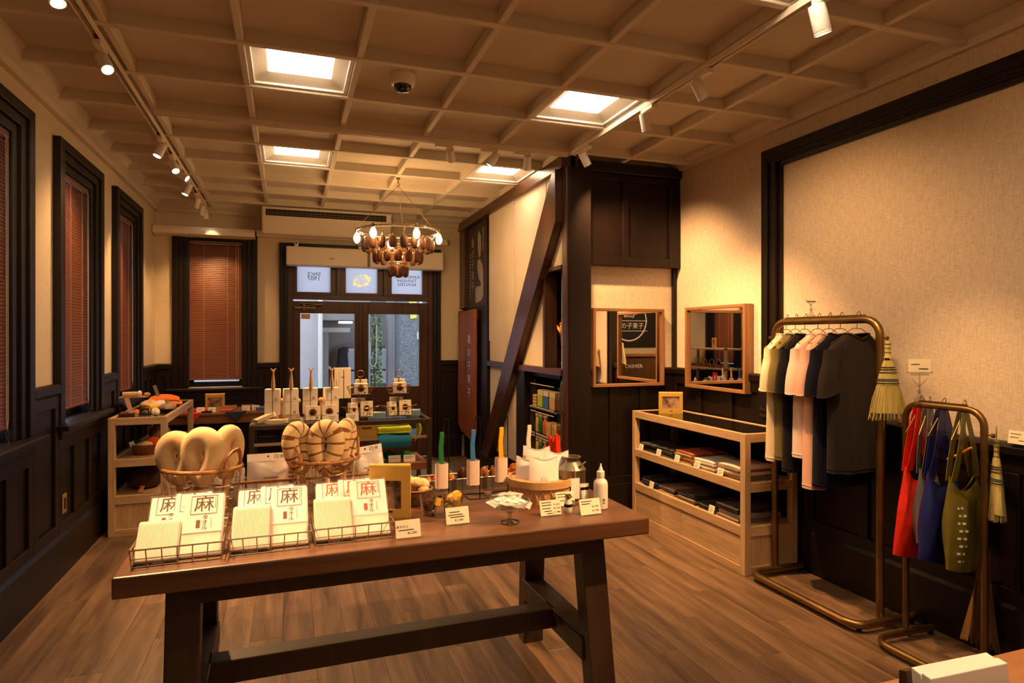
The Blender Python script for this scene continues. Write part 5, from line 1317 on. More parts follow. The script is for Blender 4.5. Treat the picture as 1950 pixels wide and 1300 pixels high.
# ================================================================ BROWN TABLE UNDER THE FAR WINDOW
bt = thing('side_table', 'plain brown wooden table under the far window', 'table', (-.62, 7.47, 0))
btw = wood('side_table_wood', (120,74,42), (152,98,58), 'x', rough=.45, freq=8)
part('table_top', MB().box(-.70, .70, -.28, .29, .695, .72), btw, bt, bevel=.004); part('apron', MB().box(-.67, .67, -.26, -.235, .61, .695), btw, bt, bevel=.003)
for sx in (-1, 1):
    for sy in (-1, 1): part('leg', MB().box(sx*.64-.03, sx*.64+.03, sy*.23-.03, sy*.23+.03, 0, .695), btw, bt, bevel=.003)
stand(-.75, 7.52, .72, .19, .165, .02, R(2), 'gold card picture stand on the brown table under the far window', win=(.14,.86,.18,.80))
woodbox = wood('small_box_wood', (176,128,78), (200,152,98), 'x', rough=.5, freq=14)
for k, (x, w) in enumerate(((-.60,.13),(-.42,.13))):
    t = thing('wooden_tray_box', ['small open wooden box right of the gold stand','small open wooden box nearer the middle of the brown table'][k], 'box', (x, 7.50, .72))
    f = MB(); f.box(-w/2,w/2,-.05,.05,0,.006); f.box(-w/2,w/2,-.05,-.043,0,.042); f.box(-w/2,w/2,.043,.05,0,.042); f.box(-w/2,-w/2+.006,-.043,.043,0,.042); f.box(w/2-.006,w/2,-.043,.043,0,.042)
    part('walls', f, woodbox, t)
for k, (x, y) in enumerate(((-.865,7.30),(-.755,7.26),(-.43,7.30),(-.335,7.33))):
    card(x, y, .72, .075, .055, 0, ['first','second','third','fourth'][k] + ' small cream card from the left on the brown table', [(.15,.7,.6),(.15,.6,.4)], foot=False)
cloth_flat('folded_handkerchief', 'red folded handkerchief by the gold stand', 'cloth', -.86, 7.40, .72, .15, .12, .020, cloth('redcloth', (206,56,52)), R(6), n=2)
cloth_flat('folded_handkerchief', 'dark navy folded handkerchief in front of the gold stand', 'cloth', -.80, 7.25, .72, .10, .05, .016, cloth('navycloth', (36,36,52)), R(-4), n=2)
cloth_flat('folded_handkerchief', 'coral folded handkerchief right of the gold stand', 'cloth', -.62, 7.33, .72, .12, .10, .018, cloth('coral', (220,86,70)), R(-8), n=2)
cloth_flat('folded_handkerchief', 'blue folded handkerchief at the right of the brown table', 'cloth', -.27, 7.32, .72, .12, .10, .030, cloth('bluecloth', (84,110,166)), R(5), n=3)
for nm_, lab, cn, col, x, w, drop in (('draped_cloth','dark blue cloth corner draped over the front edge of the brown table','slate',(58,58,66),-.52,.16,.10),('draped_cloth','red cloth corner draped over the table edge beside the left case','redcloth2',(214,64,58),-.92,.12,.11)):
    t = thing(nm_, lab, 'cloth', (x, 7.178, .7215))
    part('top', MB().surf(lambda u, v: ((u-.5)*w*1.3, .16*v, .002+.002*math.sin(9*u)), 8, 6, .002), cloth(cn, col), t, smooth=True)
    part('hanging_corner', MB().surf(lambda u, v: ((u-.5)*w*1.3*(1-v), -.012-.008*math.sin(PI*u)*v, .003 - drop*v), 10, 8, .002), cloth(cn, col), t, smooth=True)

# ================================================================ DARK STEEL RACK IN THE MIDDLE
gun = mat('gunmetal', (84,72,62), .4, metal=.6, col2=(70,60,52), vscale=10)
rk = thing('steel_rack', 'dark steel frame table with glass and wood shelves in the middle of the room', 'rack', (.385, 5.06, 0))
hx, hy, p = .635, .215, .032
for sx in (-1, 1):
    for sy in (-1, 1): part('post', MB().box(sx*hx-p/2, sx*hx+p/2, sy*hy-p/2, sy*hy+p/2, 0, .875), gun, rk, bevel=.002)
for sy in (-1, 1):
    part('top_rail', MB().box(-hx+p/2, hx-p/2, sy*hy-p/2, sy*hy+p/2, .843, .875), gun, rk, bevel=.002)
for sx in (-1, 1):
    for z in (.843,): part('side_rail', MB().box(sx*hx-p/2, sx*hx+p/2, -hy+p/2, hy-p/2, z, z+.032), gun, rk, bevel=.002)
part('glass_top', MB().box(-hx+p/2, hx-p/2, -hy+p/2, hy-p/2, .862, .872), M['acrylic'], rk); part('glass_shelf', MB().box(-hx+p/2, hx-p/2, -hy+.02, hy-p/2, .735, .743), M['acrylic'], rk)
part('shelf_edge', MB().box(-hx+p/2, hx-p/2, -hy+.012, -hy+.022, .725, .745), M['oak_x'], rk)
part('wood_shelf', MB().box(-hx+p/2+.02, hx-p/2, -hy-.01, hy, .488, .545), wood('rack_shelf_wood', (126,76,40), (156,100,56), 'x', rough=.45, freq=8), rk, bevel=.004)
ZK = .875
kraft = mat('kraft_card', (226,196,156), .8, spec=.2); ivory = mat('ivory_box', (240,228,206), .7, spec=.25); walnut = wood('toy_wood', (186,142,92), (208,168,120), 'z', rough=.5, freq=20)
pos = ['leftmost','second from left','third from left','fourth from left']
for k, (x, y) in enumerate(((-.112,4.99),(.012,4.99),(.150,5.0),(.300,5.0))):
    g = thing('fork_top_stand', '%s slim wooden stand with an animal-like forked top on the steel rack' % pos[k], 'stand', (x, y-.045, ZK), 0, 'forked wooden stands')
    part('base', MB().box(-.06,.055,-.03,.03,0,.008), walnut, g, bevel=.002); part('rod', MB().tube([(0,0,.008),(0,0,.36)], .0028, 6), M['brass'], g)
    part('neck', MB().lathe([(.013,.24),(.014,.27),(.011,.31),(.007,.345),(.006,.37)], 12, (.004,.012,0), 1.0, .7), walnut, g, smooth=True)
    part('head', MB().tube([(.004,.012,.366),(.002,.006,.378),(.0,-.002,.382)], [.007,.008,.005], 8), walnut, g, smooth=True)
    for s in (-1, 1): part('horn', MB().tube([(.004,.012,.372),(.004+s*.010,.012,.388),(.004+s*.020,.012,.398)], [.006,.005,.002], 8), walnut, g, smooth=True)
    for j in range(2):
        t = thing('ivory_box', '%s stack on the steel rack, %s ivory carton' % (pos[k], ['lower','upper'][j]), 'carton', (x, y+.005, ZK+.055+.096*j), R([-9,4,-6,7][k]+2*j), 'ivory cartons stacked on the rack')
        ca = part('carton', MB().box(-.052,.052,-.034,.034,0,.094), ivory, t, bevel=.002)
        part('print', MB().box(.014,.036,-.0352,-.0342,.012,.018).box(.02,.03,-.0352,-.0342,.022,.03), mat('faint_print', (150,132,108), .8), ca)
    pl2 = thing('kraft_plinth', '%s kraft block carrying two ivory cartons' % pos[k], 'block', (x, y+.005, ZK), 0, 'kraft blocks under the cartons')
    part('block', MB().box(-.043,.043,-.03,.03,.0,.054), kraft, pl2, bevel=.002); part('lip', MB().box(-.047,.047,-.034,-.03,.0,.012), kraft, pl2)
wp_ = thing('display_panel', 'tall cream board with a thin rod stand on the steel rack', 'display board', (.397, 5.15, ZK))
part('board', MB().box(-.062,.062,.0,.02,.145,.385), ivory, wp_, bevel=.003); part('prop', MB().box(-.04,.04,.004,.016,0,.146), M['dark'], wp_)
part('rod', MB().tube([(.005,-.03,0),(.005,-.03,.37)], .003, 6), M['black'], wp_); part('line_drawing', MB().tube([(-.02,-.001,.18),(-.035,-.001,.24),(-.02,-.001,.30),(-.03,-.001,.35)], .0012, 5), kraft, wp_); part('clip', MB().box(-.012,.010,-.034,-.028,.31,.316), M['black'], wp_)
def round_carton(x, y, z, w, h, d, rz, label, lean=0):
    t = thing('window_carton', label, 'carton', (x, y, z), 0, 'ivory cartons with a round window', rot=(R(-lean),0,rz))
    ca = part('carton', MB().box(-w/2,w/2,-d/2,d/2,0,h), ivory, t, bevel=.002)
    part('window', MB().lathe([(.0,-.0006),(w*.27,-.0006),(w*.27,.0006),(0,.0006)], 20), mat('window_brown', (112,70,42), .8, col2=(150,104,66), vscale=60), ca, loc=(0,-d/2-.0004,h*.54), rot=(PI/2,0,0))
    part('contents', MB().ell((0,-d/2+.001,h*.54), (w*.2,.006,w*.22), 12, 8), coir, ca, smooth=True)
    part('seal', MB().lathe([(.0,-.0006),(w*.08,-.0006),(w*.08,.0006),(0,.0006)], 12), mat('olive_seal', (120,116,76), .8), ca, loc=(w*.28,-d/2-.0006,h*.16), rot=(PI/2,0,0))
    part('print', MB().box(-w*.15,w*.15,-d/2-.0012,-d/2-.0002,h*.89,h*.91), M['ink'], ca)
    return t
def tier(x, y, label):
    t = thing('tiered_wire_basket', label, 'basket', (x, y, ZK), 0, 'two-tier wire baskets')
    bz = M['brass']
    part('centre_rod', MB().tube([(0,0,.0),(0,0,.315)], .004, 8), bz, t); part('ring_handle', MB().tube([(.026*math.cos(2*PI*k/24), 0, .342+.026*math.sin(2*PI*k/24)) for k in range(24)], .0032, 6, closed=True), bz, t, smooth=True)
    for (z0, z1, r0, r1) in ((.012,.085,.092,.118),(.185,.245,.078,.102)):
        for (r_, z_, q_) in ((r0,z0,.0018),((r0+r1)/2,(z0+z1)/2,.0014),(r1,z1,.0026)):
            part('basket_ring', MB().tube([(r_*math.cos(2*PI*k/28), r_*.8*math.sin(2*PI*k/28), z_) for k in range(28)], q_, 5, closed=True), bz, t)
        g = MB()
        for k in range(22):
            a = 2*PI*k/22; g.tube([(r0*math.cos(a), r0*.8*math.sin(a), z0),(r1*math.cos(a), r1*.8*math.sin(a), z1)], .0012, 4)
        part('basket_wires', g, bz, t, kind='stuff')
        part('floor_plate', MB().lathe([(.0,z0),(r0,z0),(r0,z0+.002),(0,z0+.002)], 24, (0,0,0), 1, .8), bz, t)
    for s in (-1,1): part('side_handle', MB().tube([(s*.118,-.03,.085),(s*.140,-.02,.092),(s*.142,.02,.092),(s*.118,.03,.085)], .0022, 5), bz, t)
tier(.520, 5.03, 'left two-tier brass wire basket with ring handle'); tier(.815, 5.03, 'right two-tier brass wire basket with ring handle')
for (x0, nm_) in ((.520,'left'),(.815,'right')):
    round_carton(x0+.042, 4.985, ZK+.016, .092, .118, .05, R(-3), 'window carton in the lower front of the %s two-tier basket' % nm_, 6)
    round_carton(x0-.058, 5.00, ZK+.016, .060, .105, .06, R(14), 'narrow window carton at the lower left of the %s two-tier basket' % nm_, 3)
    round_carton(x0-.012, 5.075, ZK+.016, .10, .135, .05, R(2), 'window carton at the lower back of the %s two-tier basket' % nm_)
    round_carton(x0+.0, 4.985, ZK+.19, .10, .082, .05, R(-4), 'window carton in the upper front of the %s two-tier basket' % nm_)
    round_carton(x0+.01, 5.07, ZK+.19, .09, .105, .04, R(0), 'window carton at the upper back of the %s two-tier basket' % nm_)
wire_t = thing('small_wire_basket', 'low brass wire basket of two window cartons on the rack front', 'basket', (.226, 4.915, ZK))
for z in (.006, .05): part('ring', MB().tube([(-.115,-.035,z),(.115,-.035,z),(.115,.035,z),(-.115,.035,z),(-.115,-.035,z)], .0022, 5), M['brass'], wire_t)
for k in range(7):
    x = -.115+.23*k/6; part('wire', MB().tube([(x,-.035,.05),(x,-.035,.006),(x,.035,.006),(x,.035,.05)], .0014, 4), M['brass'], wire_t)
round_carton(.166, 4.925, ZK+.012, .105, .105, .04, 0, 'left window carton leaning in the low brass basket', 8); round_carton(.283, 4.925, ZK+.012, .105, .108, .04, R(2), 'right window carton leaning in the low brass basket', 8)
for k, (x, z) in enumerate(((.300,ZK),(.445,ZK))): card(x, 4.862, z, .092, .060, 0, ['cream card on the rack edge in front of the window cartons','cream card on the rack edge in front of the left two-tier basket'][k], [(.2,.75,.7),(.3,.7,.5),(.3,.6,.3)], foot=False, lean=8)
for k, (x, y, r_, tl) in enumerate(((-.16,4.93,R(30),-18),(-.08,4.91,R(-8),0),(.02,4.93,R(4),0))):
    t = thing('paper_packet', ['grey paper packet tilted up at the left end of the rack','kraft packet lying on the left of the rack','flat grey packet in front of the second stand'][k], 'packet', (x, y, ZK+.001+(.03 if tl else .0)), 0, 'flat packets on the rack', rot=(0,R(tl),r_))
    part('packet', MB().box(-.075,.075,-.028,.028,0,.030), [mat('packet_grey', (176,158,134), .8), kraft, mat('packet_taupe', (150,130,108), .8)][k], t, bevel=.004); part('end_label', MB().box(.055,.0752,-.0285,.0285,-.0005,.0305), ivory, t)
tag(part('grey_cloth', MB(Matrix.Translation((-.10,4.905,ZK+.0005))).surf(lambda u, v: ((u-.5)*.32, (v-.5)*.10, .006+.002*math.sin(9*u+4*v)), 12, 5, .006), cloth('greymat', (92,86,84)), smooth=True), 'dark grey cloth under the packets at the left end of the rack', 'cloth')
for k, (x, y) in enumerate(((.66,5.0),(.945,5.08))):
    t = thing('blue_box', ['pale blue and yellow box between the two-tier baskets','pale blue box behind the right two-tier basket'][k], 'box', (x, y, ZK), R(-12))
    part('box', MB().box(-.06,.05,-.05,.05,0,.045), mat('blue_card', (120,150,180), .7), t, bevel=.002); part('yellow_panel', MB().add([(-.05,-.045,.0455),(.03,-.045,.0455),(-.05,.045,.0455)], [(0,1,2)]), mat('yellow_card', (232,220,130), .7), t)
for k, (x, y, z) in enumerate(((.06,5.14,.0),(.235,5.13,.0),(-.045,5.16,0))):
    t = thing('wooden_massage_brush', ['wooden round-headed brush standing behind the second stack','wooden round-headed brush standing behind the third stack','wooden round-headed brush behind the first stack'][k], 'brush', (x, y, ZK), 0, 'round-headed wooden brushes')
    part('head', MB().ell((0,0,.14), (.026,.02,.022), 12, 8), walnut, t, smooth=True); part('handle', MB().lathe([(.018,0),(.02,.01),(.012,.06),(.012,.13)], 12), walnut, t, smooth=True)
# rack shelves
t = thing('gold_box', 'gold carton on the glass shelf of the steel rack', 'box', (.552, 4.93, .7435), 0)
part('carton', MB().box(-.078,.078,-.04,.04,0,.092), M['gold'], t, bevel=.002); part('print', MB().box(-.035,.035,-.0412,-.0402,.066,.078), mat('red_brown_print', (110,52,36), .8), t)
lime = cloth('lime', (206,222,40), (226,236,70)); teal = cloth('teal', (40,120,156))
cloth_flat('lime_cloth', 'bright lime folded cloth on the glass shelf of the rack', 'cloth', .77, 4.99, .765, .25, .2, .045, lime, R(-2), n=2)
t = thing('blue_cloth', 'teal blue cloth hanging over the front of the glass shelf', 'cloth', (.757, 4.9, .7435))
part('top', MB().surf(lambda u, v: ((u-.5)*.25, .17*v-.055, .010+.008*math.sin(6*u)), 10, 6, .010), teal, t, smooth=True); part('hanging_front', MB().surf(lambda u, v: ((u-.5)*.24, -.058-.01*math.sin(PI*v), .012-.085*v), 10, 8, .006), teal, t, smooth=True)
t = thing('lime_cloth', 'lime cloth hanging at the right end of the glass shelf', 'cloth', (.957, 5.06, .7435))
part('fold', MB().surf(lambda u, v: (.02*math.sin(PI*v), (u-.5)*.16, .085-.17*v*(.6+.4*u)), 8, 8, .012), lime, t, smooth=True)
cloth_flat('lime_cloth', 'lime cloth at the left part of the glass shelf', 'cloth', .36, 5.02, .7435, .18, .16, .04, lime, 0, n=2); cloth_flat('lilac_packet', 'pale lilac packet lying left of the gold carton', 'packet', .40, 4.92, .7435, .12, .06, .03, cloth('lilac', (160,160,190)), 0, n=2)
def mesh_sponge(x, y, z, L, rz, col, label):
    t = thing('net_sponge', label, 'sponge', (x, y, z), rz)
    part('net', MB().surf(lambda u, v: (L*(v-.5), (.035+.004*math.sin(16*PI*v))*math.cos(2*PI*u)*math.sin(PI*v)**.3, .030+(.030+.004*math.sin(16*PI*v))*math.sin(2*PI*u)*math.sin(PI*v)**.3), 20, 24), cloth(col[0], col[1]), t, smooth=True)
mesh_sponge(.735, 5.02, .55, .11, R(50), ('green',(24,120,52)), 'green net sponge standing at the left of the wood shelf'); mesh_sponge(.84, 4.99, .55, .14, R(8), ('green2',(30,130,60)), 'long green net sponge lying on the wood shelf')
for k in range(4):
    t = thing('red_net_pack', ['bottom','second','third','top'][k] + ' red netted pack in the pile on the wood shelf', 'packet', (.605+.004*k, 4.95, .546+.016*k), R(-4+3*k), 'red netted packs on the rack')
    part('pack', MB().box(-.06,.06,-.04,.04,0,.015), cloth('redpack', (150,40,26), (110,24,16)), t, bevel=.004); part('band', MB().box(-.061,.061,-.0405,-.039,.005,.009), cloth('redband', (206,110,80)), t)
card(.757, 4.862, .546, .093, .056, 0, 'left cream card on the wood shelf of the rack', [(.2,.7,.6)], foot=False, lean=6); card(.870, 4.862, .546, .090, .056, 0, 'right cream card on the wood shelf of the rack', [(.15,.8,.7),(.15,.7,.5)], foot=False, lean=6)
tag(part('floor_mat', MB().box(1.0, 1.72, 6.55, 7.55, .0005, .012), mat('grey_door_mat', (140,132,120), .9, bump=.6, bscale=300)), 'grey mat on the floor before the entrance', 'mat')

# ================================================================ ACRYLIC SHELVES IN THE PARTITION NICHE
def acr_box(x0, x1, y0, y1, z0, z1, label):
    t = thing('acrylic_case', label, 'display case', ((x0+x1)/2, (y0+y1)/2, z0), 0, 'clear acrylic cases in the partition')
    a, b_, h = (x1-x0)/2, (y1-y0)/2, z1-z0; e = .004
    part('base', MB().box(-a,a,-b_,b_,0,e), M['acrylic'], t); part('lid', MB().box(-a,a,-b_,b_,h-e,h), M['acrylic'], t)
    part('front', MB().box(-a,-a+e,-b_,b_,e,h-e), M['acrylic'], t); part('side', MB().box(-a+e,a,-b_,-b_+e,e,h-e), M['acrylic'], t); part('side', MB().box(-a+e,a,b_-e,b_,e,h-e), M['acrylic'], t)
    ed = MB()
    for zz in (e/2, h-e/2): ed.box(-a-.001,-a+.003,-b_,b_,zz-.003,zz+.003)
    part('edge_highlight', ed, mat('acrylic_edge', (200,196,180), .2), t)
    return t
nsh = thing('niche_shelves', 'grey metal shelves inside the lower partition niche', 'shelf', (2.25, 5.06, .22))
for z in (.20, .42, .655): part('shelf_board', MB().box(-.17, .28, -.23, .41, z-.012, z), mat('shelf_grey', (120,112,110), .4, metal=.4), nsh)
for y in (-.22, .40): part('shelf_upright', MB().box(-.13, -.11, y-.01, y+.01, 0, .9), M['steel'], nsh)
acr_box(2.078, 2.378, 4.89, 5.43, .878, 1.085, 'clear acrylic case in the top row of the niche'); acr_box(2.078, 2.378, 4.89, 5.43, .643, .84, 'clear acrylic case in the middle row of the niche'); acr_box(2.078, 2.378, 4.89, 5.43, .423, .62, 'clear acrylic case in the bottom row of the niche')
for k in range(7):
    tag(part('folded_cloth', MB().box(2.09, 2.18, 5.32, 5.41, .884+.014*k, .896+.014*k), cloth(['creamst','pinkst'][k % 2], [(236,214,190),(206,128,110)][k % 2]), bevel=.004), ['lowest','second','third','fourth','fifth','sixth','topmost'][k] + ' folded cloth in the left pile of the top acrylic case', 'cloth', 'cloths piled in the top acrylic case')
def pack(x, y, z, w, d, h, col, label, topcol=(236,214,180)):
    t = thing('sponge_pack', label, 'packet', (x, y, z), 0, 'sponge packs in the niche')
    part('sponge', MB().box(-d/2,d/2,-w/2,w/2,0,h*.68), mat('pack_'+label.split()[0], col, .85, bump=.4, bscale=120), t, bevel=.005); part('header', MB().box(-d/2+.002,d/2-.002,-w/2,w/2,h*.69,h), mat('pack_header', topcol, .7), t, bevel=.004)
pack(2.13, 5.235, .884, .12, .08, .15, (190,204,50), 'lime sponge pack in the top acrylic case'); pack(2.13, 5.10, .884, .12, .08, .15, (66,116,190), 'blue sponge pack in the top acrylic case'); pack(2.13, 4.96, .884, .12, .08, .15, (214,170,130), 'tan sponge pack in the top acrylic case')
for z, row in ((.648,'middle'),(.428,'bottom')):
    for k, (y, col, cn) in enumerate(((5.36,(226,190,110),'yellow'),(5.27,(36,110,66),'green'),(5.17,(232,104,52),'orange'))):
        t = thing('hanging_pouch', '%s rounded pouch in the %s acrylic case' % (cn, row), 'packet', (2.125, y, z), 0, 'rounded pouches in the niche')
        part('pouch', MB().lathe([(.0,.0),(.036,.004),(.044,.05),(.040,.10),(.024,.13),(.0,.132)], 14, (0,0,0), .7, 1), mat('pouch_'+cn+row, col, .35), t, smooth=True); part('ruffle', MB().lathe([(.018,.128),(.034,.15),(.030,.165),(.012,.15)], 12, (0,0,0), .7, 1), cloth('ruffle', (226,200,160)), t, smooth=True)
    pack(2.13, 5.04, z, .11, .08, .12, (206,160,104), 'kraft carton pack in the %s acrylic case' % row, (222,186,130)); pack(2.13, 4.92, z, .10, .08, .12, (190,140,84), 'brown carton pack in the %s acrylic case' % row, (214,176,120))
acr_box(2.25, 2.38, 5.10, 5.28, 1.20, 1.42, 'clear acrylic stand in the upper opening of the partition')
t = thing('small_tag_card', 'white tag with a brown drawing inside the upper acrylic stand', 'card', (2.27, 5.18, 1.205)); part('card', MB().box(0,.002,-.035,.035,0,.075), M['paper'], t); part('drawing', MB().ell((-.001,0,.04), (.001,.012,.016), 8, 6), coir, t)
t = thing('acrylic_tube', 'clear tube of yellow and red sticks in the upper opening', 'tube', (2.30, 5.19, 1.422))
part('wall', MB().lathe([(.0,.0),(.045,.0),(.045,.20),(.043,.20),(.043,.004),(.0,.004)], 20), M['acrylic'], t, smooth=True)
for k in range(5): 
    a = 2*PI*k/5; part('stick', MB().tube([(.02*math.cos(a),.02*math.sin(a),.01),(.028*math.cos(a),.03*math.sin(a),.17+.01*k)], .009, 8), mat('stick_yellow%d' % k, (240,190,70), .6), t); part('stick_tip', MB().ell((.028*math.cos(a),.03*math.sin(a),.175+.01*k), (.011,.011,.012), 8, 6), mat('stick_red%d' % k, (222,50,40), .5), t)
part('stick', MB().tube([(.0,.03,.09),(-.01,.10,.16)], .012, 8), mat('stick_amber', (240,170,60), .6), t); part('stick_tip', MB().ell((-.012,.11,.17), (.014,.016,.014), 8, 6), mat('stick_scarlet', (222,50,40), .5), t)

nl = thing('niche_lamp', 'small white spot lamp under the head of the upper partition opening', 'lamp', (2.26, 5.10, 2.10))
part('bracket', MB().box(-.012,.012,-.012,.012,-.03,.86), M['offwhite'], nl); part('housing', MB().lathe([(.018,.0),(.022,-.01),(.022,-.06),(.018,-.06),(.016,-.05),(.0,-.05)], 14), M['white'], nl, smooth=True)
part('lens', MB().lathe([(.0,-.052),(.016,-.052),(.016,-.054),(0,-.054)], 14), M['lens'], nl)
ld = bpy.data.lights.new('niche_spot', 'SPOT'); ld.energy = 40*POWER; ld.color = LAMP; ld.spot_size = R(70); ld.spot_blend = .8; ld.shadow_soft_size = .015
lo = bpy.data.objects.new('niche_light', ld); COL.objects.link(lo); lo.parent = nl; lo.location = (0,0,-.062); lo.rotation_euler = (R(6),R(4),0)
# ================================================================ MIRRORS
frw = wood('mirror_frame_wood', (132,92,58), (158,114,74), 'z', rough=.45, freq=14); frw_x = wood('mirror_frame_wood_across', (132,92,58), (158,114,74), 'x', rough=.45, freq=14)
def mirror(name, label, loc, rz, w, h, d=.075, b_=.024):
    """local: x along the wall, y into the wall, face at y=0"""
    t = thing(name, label, 'mirror', loc, rz, 'wood framed mirrors')
    part('frame_side', MB().box(-w/2,-w/2+b_,0,d,0,h), frw, t, bevel=.002); part('frame_side', MB().box(w/2-b_,w/2,0,d,0,h), frw, t, bevel=.002)
    part('frame_rail', MB().box(-w/2+b_,w/2-b_,0,d,0,b_), frw_x, t, bevel=.002); part('frame_rail', MB().box(-w/2+b_,w/2-b_,0,d,h-b_,h), frw_x, t, bevel=.002)
    part('mirror_glass', MB().box(-w/2+b_,w/2-b_,.022,.027,b_,h-b_), M['mirror'], t)
mirror('wall_mirror', 'wood framed mirror on the corner wall, the left of the pair', (2.680, 4.690, 1.09), 0, .67, .648)
mirror('wall_mirror', 'wood framed mirror on the right wall, the right of the pair', (3.088, 4.135, 1.09), R(-90), .735, .652)
stand(2.90, 4.42, .886, .19, .165, .02, R(-24), 'gold card picture stand on top of the oak case by the mirrors', win=(.14,.86,.22,.82))

# ================================================================ SHIRTS FOLDED IN THE OAK CASE
def shirt_pile(y, z, n, cols, label, w=.22, d=.30, hh=.019, jit=.01, film_on=True, x=2.885):
    for k in range(n):
        cn, col = cols[k % len(cols)]
        t = thing('folded_shirt', '%s folded shirt of the %s' % (['lowest','second','third','fourth','fifth','sixth','seventh'][k] if k < n-1 else 'topmost', label), 'shirt', (x+random.uniform(-jit,jit), y+random.uniform(-jit,jit), z+hh*k), random.uniform(-.06,.06), 'folded shirts in the oak case')
        e = lambda u, v: min(1, 7*min(u,1-u,v,1-v))
        part('cloth', MB().surf(lambda u, v: ((v-.5)*d, (u-.5)*-w, hh*.90 - (1-e(u,v))**2*.008 + .002*math.sin(7*u+5*v+k)), 10, 10, hh*.8), cloth('s_'+cn, col), t, smooth=True)
        if film_on: part('film_bag', MB().surf(lambda u, v: ((v-.5)*(d+.008), (u-.5)*-(w+.008), hh*.97 - (1-e(u,v))**2*.008 + .002*math.sin(11*u+9*v+k)), 10, 10), M['film'], t, smooth=True)
        if k == n-1: part('collar_print', MB().ell((-.02,.02,hh*.93), (.02,.012,.0015), 10, 4), cloth('printp_'+cn, tuple(min(255,c+60) for c in col)), t, smooth=True)
BK, CH_, NV = ('black',(30,28,30)), ('charcoal',(52,48,48)), ('navy',(30,32,48))
CR, WH, RS, PK, OL, GR, TP = ('creamshirt',(240,222,184)), ('whiteshirt',(248,240,228)), ('redstripe',(206,92,60)), ('pinkshirt',(236,200,184)), ('oliveshirt',(130,120,84)), ('greyshirt',(150,140,130)), ('taupe',(128,110,96))
shirt_pile(4.50, .570, 4, [BK, CH_], 'first dark pile on the upper shelf'); shirt_pile(4.255, .570, 4, [CH_, BK], 'second dark pile on the upper shelf')
shirt_pile(4.01, .570, 5, [OL, RS, CR], 'striped pile in the middle of the upper shelf'); shirt_pile(3.765, .570, 4, [GR, WH], 'white pile on the upper shelf'); shirt_pile(3.49, .570, 5, [OL, GR, PK, OL, PK], 'pink and grey pile on the upper shelf')
shirt_pile(4.48, .294, 4, [BK, NV], 'black pile at the left of the lower shelf', jit=.015); shirt_pile(4.235, .294, 3, [TP, BK], 'brown-grey pile on the lower shelf'); shirt_pile(3.98, .294, 4, [CH_, TP, BK], 'dark pile in the middle of the lower shelf'); shirt_pile(3.72, .294, 2, [BK], 'low black pile on the lower shelf')
shirt_pile(3.49, .294, 3, [TP, GR, CH_], 'thick grey pile at the right end of the lower shelf', hh=.034, d=.32)
for k, y in enumerate((4.555,4.295,4.045,3.80,3.545)): card(2.702, y, .579, .062, .052, R(-90), ['first','second','third','fourth','fifth'][k]+' small cream card from the left on the upper shelf edge of the oak case', [(.2,.7,.7),(.2,.8,.45),(.2,.6,.25)], lean=14, foot=False)
for k, y in enumerate((4.40,3.64)): card(2.702, y, .303, .060, .055, R(-90), ['left','right'][k]+' small cream card on the lower shelf edge of the oak case', [(.2,.7,.7),(.2,.8,.45),(.2,.6,.25)], lean=14, foot=False)

# ================================================================ CLOTHES RAILS
def arc(c, r, a0, a1, plane, n=6):
    out = []
    for k in range(n+1):
        a = a0 + (a1-a0)*k/n; u, v = r*math.cos(a), r*math.sin(a)
        out.append((c[0]+u, c[1]+v, c[2]) if plane == 'xy' else (c[0], c[1]+u, c[2]+v))
    return out
def clothes_rail(label, x, y0, y1, h, r, bx0, bx1, by0, by1):
    t = thing('clothes_rail', label, 'clothes rail', (x, 0, 0), 0, 'brass clothes rails')
    rr = .09 if h > 1.3 else .075
    p = [(0,y0,2*r)] + arc((0,y0+rr,h-r-rr), rr, PI, PI/2, 'yz') + arc((0,y1-rr,h-r-rr), rr, PI/2, 0, 'yz') + [(0,y1,2*r)]
    part('arch', MB().tube(p, r, 12), M['brass'], t, smooth=True)
    q = .08; bz = r + .018
    p = [(bx1-x,by1,bz)] + arc((bx0-x+q,by1-q,bz), q, PI/2, PI, 'xy') + arc((bx0-x+q,by0+q,bz), q, PI, 1.5*PI, 'xy') + [(bx1-x,by0,bz)]
    part('base_loop', MB().tube(p, r, 12), M['brass'], t, smooth=True)
    for (fx, fy) in ((bx0-x+.04,by0+.02),(bx0-x+.04,by1-.02),(bx1-x-.02,by0),(bx1-x-.02,by1)): part('foot', MB().lathe([(.012,0),(.014,.018)], 10, (fx,fy,0)), M['blackm'], t)
    for yy, s in ((y0,-1),(y1,1)): part('knob', MB().lathe([(.004,0),(.004,.016),(.010,.020),(.010,.030),(.0,.034)], 10), M['brass'], t, loc=(0,yy+s*r*.8,h-.12), rot=(-s*PI/2,0,0))
    part('stop', MB().box(-.004,.004,y0+rr,y1-rr,h-.002,h+.006), M['brass'], t)
    return t
clothes_rail('tall brass clothes rail with shirts before the framed wall panel', 2.905, 2.50, 3.262, 1.615, .021, 2.70, 3.10, 2.46, 3.245)
clothes_rail('low brass clothes rail with shopping bags at the right', 2.93, 1.99, 2.375, 1.185, .0155, 2.68, 3.08, 1.95, 2.345)
def hanger_mesh(wd, drop):
    return MB().tube([(0,0,.0),(.006,0,.010),(.018,0,.018),(.028,0,.010),(.026,0,-.006),(.006,0,-.030),(.0,0,-.075)], .0022, 6).tube([(-.03,0,-.075),(.03,0,-.075),(wd,0,-drop),(-wd,0,-drop),(-.03,0,-.075)], .0022, 6)
